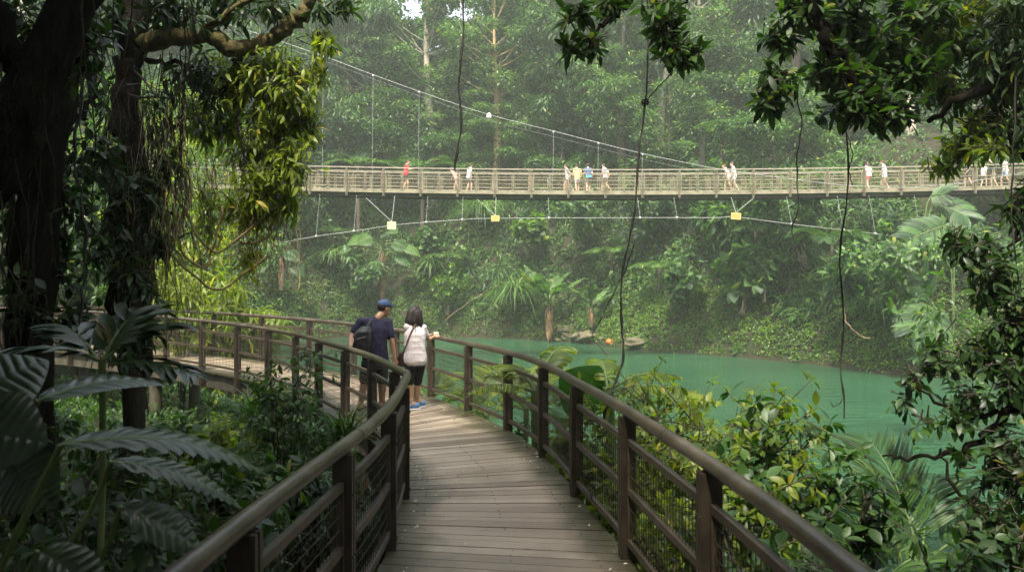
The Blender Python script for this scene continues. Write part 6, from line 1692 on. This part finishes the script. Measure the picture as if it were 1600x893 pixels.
def shade_plants():
    """dark understorey inside the bend, close to the camera"""
    rs = np.random.default_rng(111)
    # big ribbed leaves close to the lens
    lf, st = MB(), MB(); G = 'grey_leaf'
    def bl(b, t, up, W, rip=9, droop=.12, amp=.010, notch=0.0): ribbed_leaf(lf, st, P(*b), P(*t), up, W, rip, droop, amp)
    bl((-70, 640, 2.7), (75, 560, 2.9), (.2, -.75, .8), .15, 9, .05)
    bl((-60, 660, 2.6), (70, 690, 2.6), (0, -.9, .5), .14, 8, .1)
    bl((60, 625, 2.8), (275, 578, 3.3), (0, -.45, .9), .09, 9, .15)
    bl((20, 720, 2.9), (75, 790, 2.8), (-.1, -.9, .4), .12, 10, .2)
    tube(st, catmull([P(-300, 1100, 2.6), P(-180, 800, 2.6), P(-70, 645, 2.65)], 6), .02, 7)
    tube(st, catmull([P(-250, 1100, 2.7), P(-100, 800, 2.8), P(60, 625, 2.8)], 6), .012, 7)
    tube(st, catmull([P(-260, 1100, 2.8), P(-60, 760, 2.9), P(20, 720, 2.9)], 6), .012, 7)
    plant('broad_leaf_plant', 'plant with broad pale ribbed leaf and dark leaf close at the edge', 'tropical plant', lf, st, 'leaf_grey', 'stem_green', leafname='leaves', stemname='leaf_stalks')
    lf, st = MB(), MB()
    def pin(b, az, el, L, ll, droop, mat=None, n=14, lw=.28):
        palm_frond(lf, st, P(*b), az, el, L, n, ll, lw, droop, rs, .15, leaf_tpl(4, lw, .3, .3, .5), .12, .008)
    pin((150, 560, 3.6), 2.5, .7, .45, .22, .7); pin((165, 560, 3.6), .4, .75, .42, .24, .7); pin((160, 565, 3.6), 1.4, 1.0, .42, .22, .6); pin((170, 570, 3.6), -.2, .25, .45, .22, .7); pin((160, 565, 3.6), 3.3, .5, .45, .22, .8)
    tube(st, catmull([P(150, 1050, 3.5), P(160, 760, 3.6), P(160, 560, 3.6)], 6), .015, 7)
    plant('split_leaf_plant', 'grey green plant with split fingered leaves before the far railing', 'tropical plant', lf, st, 'leaf_grey', 'stem_green', leafname='leaves', stemname='leaf_stalks')
    lf, st = MB(), MB()
    for (b, t, up, W, dr) in (((95, 695, 2.3), (432, 682, 2.7), (.0, -.4, .9), .075, .25), ((175, 720, 2.6), (392, 765, 2.8), (0, -.4, .9), .06, .2), ((190, 790, 2.4), (322, 856, 2.5), (0, -.65, .8), .066, .12), ((60, 860, 2.2), (170, 930, 2.2), (0, -.7, .7), .07, .1)):
        ribbed_leaf(lf, st, P(*b), P(*t), up, W, 12 if b[1] < 750 else 8, dr, .010, .16 if b[1] < 750 else .04)
        tube(st, catmull([P(-120, 1150, 2.3), P(b[0]-60, b[1]+120, b[2]), P(*b)], 6), .009, 6)
    plant('long_leaf_plant', 'plant with long wavy leaves arching out over the shaded gully', 'tropical plant', lf, st, 'leaf_grey', 'stem_green', leafname='leaves', stemname='leaf_stalks')
    # bush inside the bend, caught by light
    b = P(445, 655, 9.2); gz = min(g1(b[0], b[1]), b[2]-.3); h = P(0, 520, 9.2)[2]-gz
    lf, st = shrub(141, h*.92, .42, 10, LEAF['broad'], .12, 14, 7)
    plant('shrub', 'sunlit little bush in front of the inner railing inside the bend', 'shrub', lf, st, 'leaf_mid', 'twig', (b[0], b[1], gz), 0, 'shrubs inside the bend')
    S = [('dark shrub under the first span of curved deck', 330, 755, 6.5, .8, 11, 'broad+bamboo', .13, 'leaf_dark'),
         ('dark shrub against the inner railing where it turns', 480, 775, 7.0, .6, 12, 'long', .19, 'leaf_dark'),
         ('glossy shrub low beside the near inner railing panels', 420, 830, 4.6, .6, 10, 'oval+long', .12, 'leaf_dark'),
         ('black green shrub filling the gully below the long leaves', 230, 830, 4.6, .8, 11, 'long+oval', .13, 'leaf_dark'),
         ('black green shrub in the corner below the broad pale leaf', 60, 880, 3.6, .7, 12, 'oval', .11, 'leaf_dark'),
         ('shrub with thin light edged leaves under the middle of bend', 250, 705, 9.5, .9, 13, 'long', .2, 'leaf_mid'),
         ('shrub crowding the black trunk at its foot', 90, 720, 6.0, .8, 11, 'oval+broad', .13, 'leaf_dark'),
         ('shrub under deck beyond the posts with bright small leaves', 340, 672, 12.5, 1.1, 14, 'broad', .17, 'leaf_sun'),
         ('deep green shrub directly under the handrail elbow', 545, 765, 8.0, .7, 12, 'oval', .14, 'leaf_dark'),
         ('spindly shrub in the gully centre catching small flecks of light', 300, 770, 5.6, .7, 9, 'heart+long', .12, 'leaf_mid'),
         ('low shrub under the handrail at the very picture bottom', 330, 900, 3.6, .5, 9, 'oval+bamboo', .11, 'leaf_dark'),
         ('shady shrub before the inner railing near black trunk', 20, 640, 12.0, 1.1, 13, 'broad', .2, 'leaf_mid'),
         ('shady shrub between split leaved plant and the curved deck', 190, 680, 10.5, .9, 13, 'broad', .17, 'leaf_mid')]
    for i, (lab, px, py, d, sp, ns, tp, L, mt) in enumerate(S):
        b = P(px, py, d); gz = min(g1(b[0], b[1]), b[2]-.45); h = b[2]-gz+.12
        WALK.update(on=True, loc=np.array([b[0], b[1], gz]))
        lf, st = shrub(150+i, h, sp, ns, [LEAF[q] for q in tp.split('+')], L, 14, 6, droop=.35)
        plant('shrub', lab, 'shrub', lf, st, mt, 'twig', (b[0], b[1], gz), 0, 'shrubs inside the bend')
        WALK['on'] = False
    # strappy pandanus tufts under the bend
    for sd, px, py, d, L, lab in ((1, 470, 690, 10.5, 1.0, 'strappy tuft of long blades under the deck near the bend'), (2, 400, 640, 12, 1.1, 'strappy tuft of long blades in the light beyond the deck'), (3, 540, 660, 9.5, .8, 'short strappy tuft beneath the deck by the inner posts')):
        b = P(px, py, d); lf = grass_clump(sd+20, 110, L, .016, .2, .9, 1.2)
        o = lf.build('pandanus', M['leaf_mid']); o.location = b-[0, 0, .25]; tag(o, lab, 'pandanus', 'strappy tufts under the deck')
    # low litter plants that cover the gully floor
    N = 9000; X = rs.uniform(-16, 9, N); Y = rs.uniform(.5, 24, N); s = lake_sd(X, Y); ok = (s > .15)
    di = np.min(np.abs(X[:, None]-np.interp(Y, INNER[:, 1], INNER[:, 0])[:, None]), 1)
    X, Y = X[ok], Y[ok]; Z = ground_z(X, Y); lf = MB()
    n = 7; d = rand_dirs(rs, len(X)*n, .7).reshape(len(X), n, 3); p = np.stack([X, Y, Z+.12], 1)[:, None]+d*rs.uniform(.05, .3, (len(X), n, 1))
    scatter(lf, LEAF['lowbroad'], p.reshape(-1, 3), d.reshape(-1, 3), (d*.3+[0, 0, 1]).reshape(-1, 3), .15*rs.uniform(.5, 1.3, len(X)*n))
    tag(lf.build('ground_cover', M['leaf_mid']), 'low leafy ground cover of the shaded gully under the boardwalk', 'ground cover', kind='stuff')

def surrounding_wood():
    """the forest the walk comes out of: behind and to both sides"""
    rs = np.random.default_rng(121); lf, st = MB(), MB()
    for i in range(620):
        a = rs.uniform(math.radians(160), math.radians(380)); R = rs.uniform(8, 20)
        x, y = R*math.cos(a), R*math.sin(a)-1
        if y > 1.0 and abs(x) < 14: continue
        z = rs.uniform(0, 19); n = 150; r = rs.uniform(1.4, 2.6)
        d = rand_dirs(rs, n, .2); p = np.array([x, y, z])+d*(rs.uniform(.2, 1, n)**.5)[:, None]*r
        if abs(x) < 3 and y > -6: continue
        scatter(lf, LEAF['lowbroad'], p, d+rs.normal(0, .5, d.shape), d*.4+[0, 0, 1], .6*rs.uniform(.6, 1.2, n))
    for i in range(80):
        x = rs.uniform(-34, -13); y = rs.uniform(2, 44)
        if lake_sd(np.array([x]), np.array([y]))[0] < 1.5: continue
        if abs(y-24) < 3.2: continue
        z = g1(x, y)+rs.uniform(.5, 13); n = 260; r = rs.uniform(1.2, 2.6)
        d = rand_dirs(rs, n, .3); p = np.array([x, y, z])+d*(rs.uniform(.2, 1, n)**.5)[:, None]*r
        scatter(lf, LEAF['lowlong'], p, d+rs.normal(0, .5, d.shape)-[0, 0, .3], d*.4+[0, 0, 1], .42*rs.uniform(.6, 1.2, n))
    for i in range(60):
        a = rs.uniform(math.radians(150), math.radians(390)); R = rs.uniform(9, 24); x, y = R*math.cos(a), R*math.sin(a)-1
        if y > 1 and abs(x) < 14: continue
        sticks(st, [[x, y, g1(x, y)-.5]], [[x+rs.normal(0, .6), y, rs.uniform(9, 15)]], .2, .1, 7)
    o = lf.build('woodland', M['leaf_dark']); tag(o, 'dim shaded woodland closing in round the start of the boardwalk', 'woodland', kind='stuff')
    st.build('trunks', M['bark_dark'], o)
# ================================================================== light, camera, assembly
SUN_EL, SUN_AZ = 58, -165      # degrees; azimuth from straight ahead, negative = towards -x
def lights():
    w = bpy.data.worlds.new('World'); scene.world = w; w.use_nodes = True
    nt = w.node_tree; bg = nt.nodes['Background']
    sky = nt.nodes.new('ShaderNodeTexSky'); sky.sky_type = 'NISHITA'; sky.sun_disc = False
    sky.sun_elevation = math.radians(SUN_EL); sky.sun_rotation = math.radians(SUN_AZ)
    sky.air_density = 1.4; sky.dust_density = 4.0; sky.ozone_density = 1.0
    hs = nt.nodes.new('ShaderNodeHueSaturation'); hs.inputs['Saturation'].default_value = .4   # a hazy, whitish sky
    nt.links.new(sky.outputs[0], hs.inputs['Color']); nt.links.new(hs.outputs[0], bg.inputs[0]); bg.inputs[1].default_value = .15
    L = bpy.data.lights.new('sun', 'SUN'); L.energy = 2.7; L.angle = math.radians(5); L.color = (1, .93, .79)
    o = bpy.data.objects.new('sun', L); C.objects.link(o)
    e, a = math.radians(SUN_EL), math.radians(SUN_AZ)
    to = Vector((math.sin(a)*math.cos(e), math.cos(a)*math.cos(e), math.sin(e)))
    o.rotation_euler = to.to_track_quat('Z', 'Y').to_euler()

def camera():
    c = bpy.data.cameras.new('camera'); c.lens = 28; c.sensor_width = 36; c.clip_end = 2000; c.clip_start = .05
    c.dof.use_dof = True; c.dof.focus_distance = 13; c.dof.aperture_fstop = 3.5
    o = bpy.data.objects.new('camera', c); C.objects.link(o)
    o.location = (0, 0, EYE); o.rotation_euler = (math.radians(90), 0, 0)
    scene.camera = o

def settings():
    vs = scene.view_settings; scene.display_settings.display_device = 'sRGB'
    vs.view_transform = 'Standard'; vs.look = 'None'; vs.gamma = 1; vs.exposure = EXPOSURE; vs.use_curve_mapping = False
    cy = scene.cycles
    cy.use_denoising = True; cy.denoiser = 'OPENIMAGEDENOISE'; cy.denoising_input_passes = 'RGB_ALBEDO_NORMAL'
    cy.max_bounces = 8; cy.diffuse_bounces = 3; cy.glossy_bounces = 2; cy.transmission_bounces = 4; cy.volume_bounces = 1; cy.transparent_max_bounces = 4
    cy.use_adaptive_sampling = True; cy.adaptive_threshold = .02
    cy.sample_clamp_indirect = 6; cy.caustics_reflective = False; cy.caustics_refractive = False

EXPOSURE = 1.75
import time
T0 = time.time()
def step(f, *a):
    r = f(*a); print('%-22s %.1f' % (f.__name__, time.time()-T0)); return r
step(lights); step(camera); step(settings)
step(build_setting); step(build_haze)
step(build_boardwalk)
step(build_railing, OUTER, 'outer lake side railing of dark posts, round handrail and wire mesh', 5.42, 1.62, -1)
step(build_railing, INNER, 'inner railing with polished round handrail that turns sharply at an elbow', 5.6, 1.36, 1)
step(build_petals)
step(build_bridge); step(build_couple); step(build_far_people)
step(far_forest); step(bank_cover); step(bank_plants)
step(left_trees); step(lit_shrubs); step(right_trees); step(vines); step(shade_plants); step(surrounding_wood)
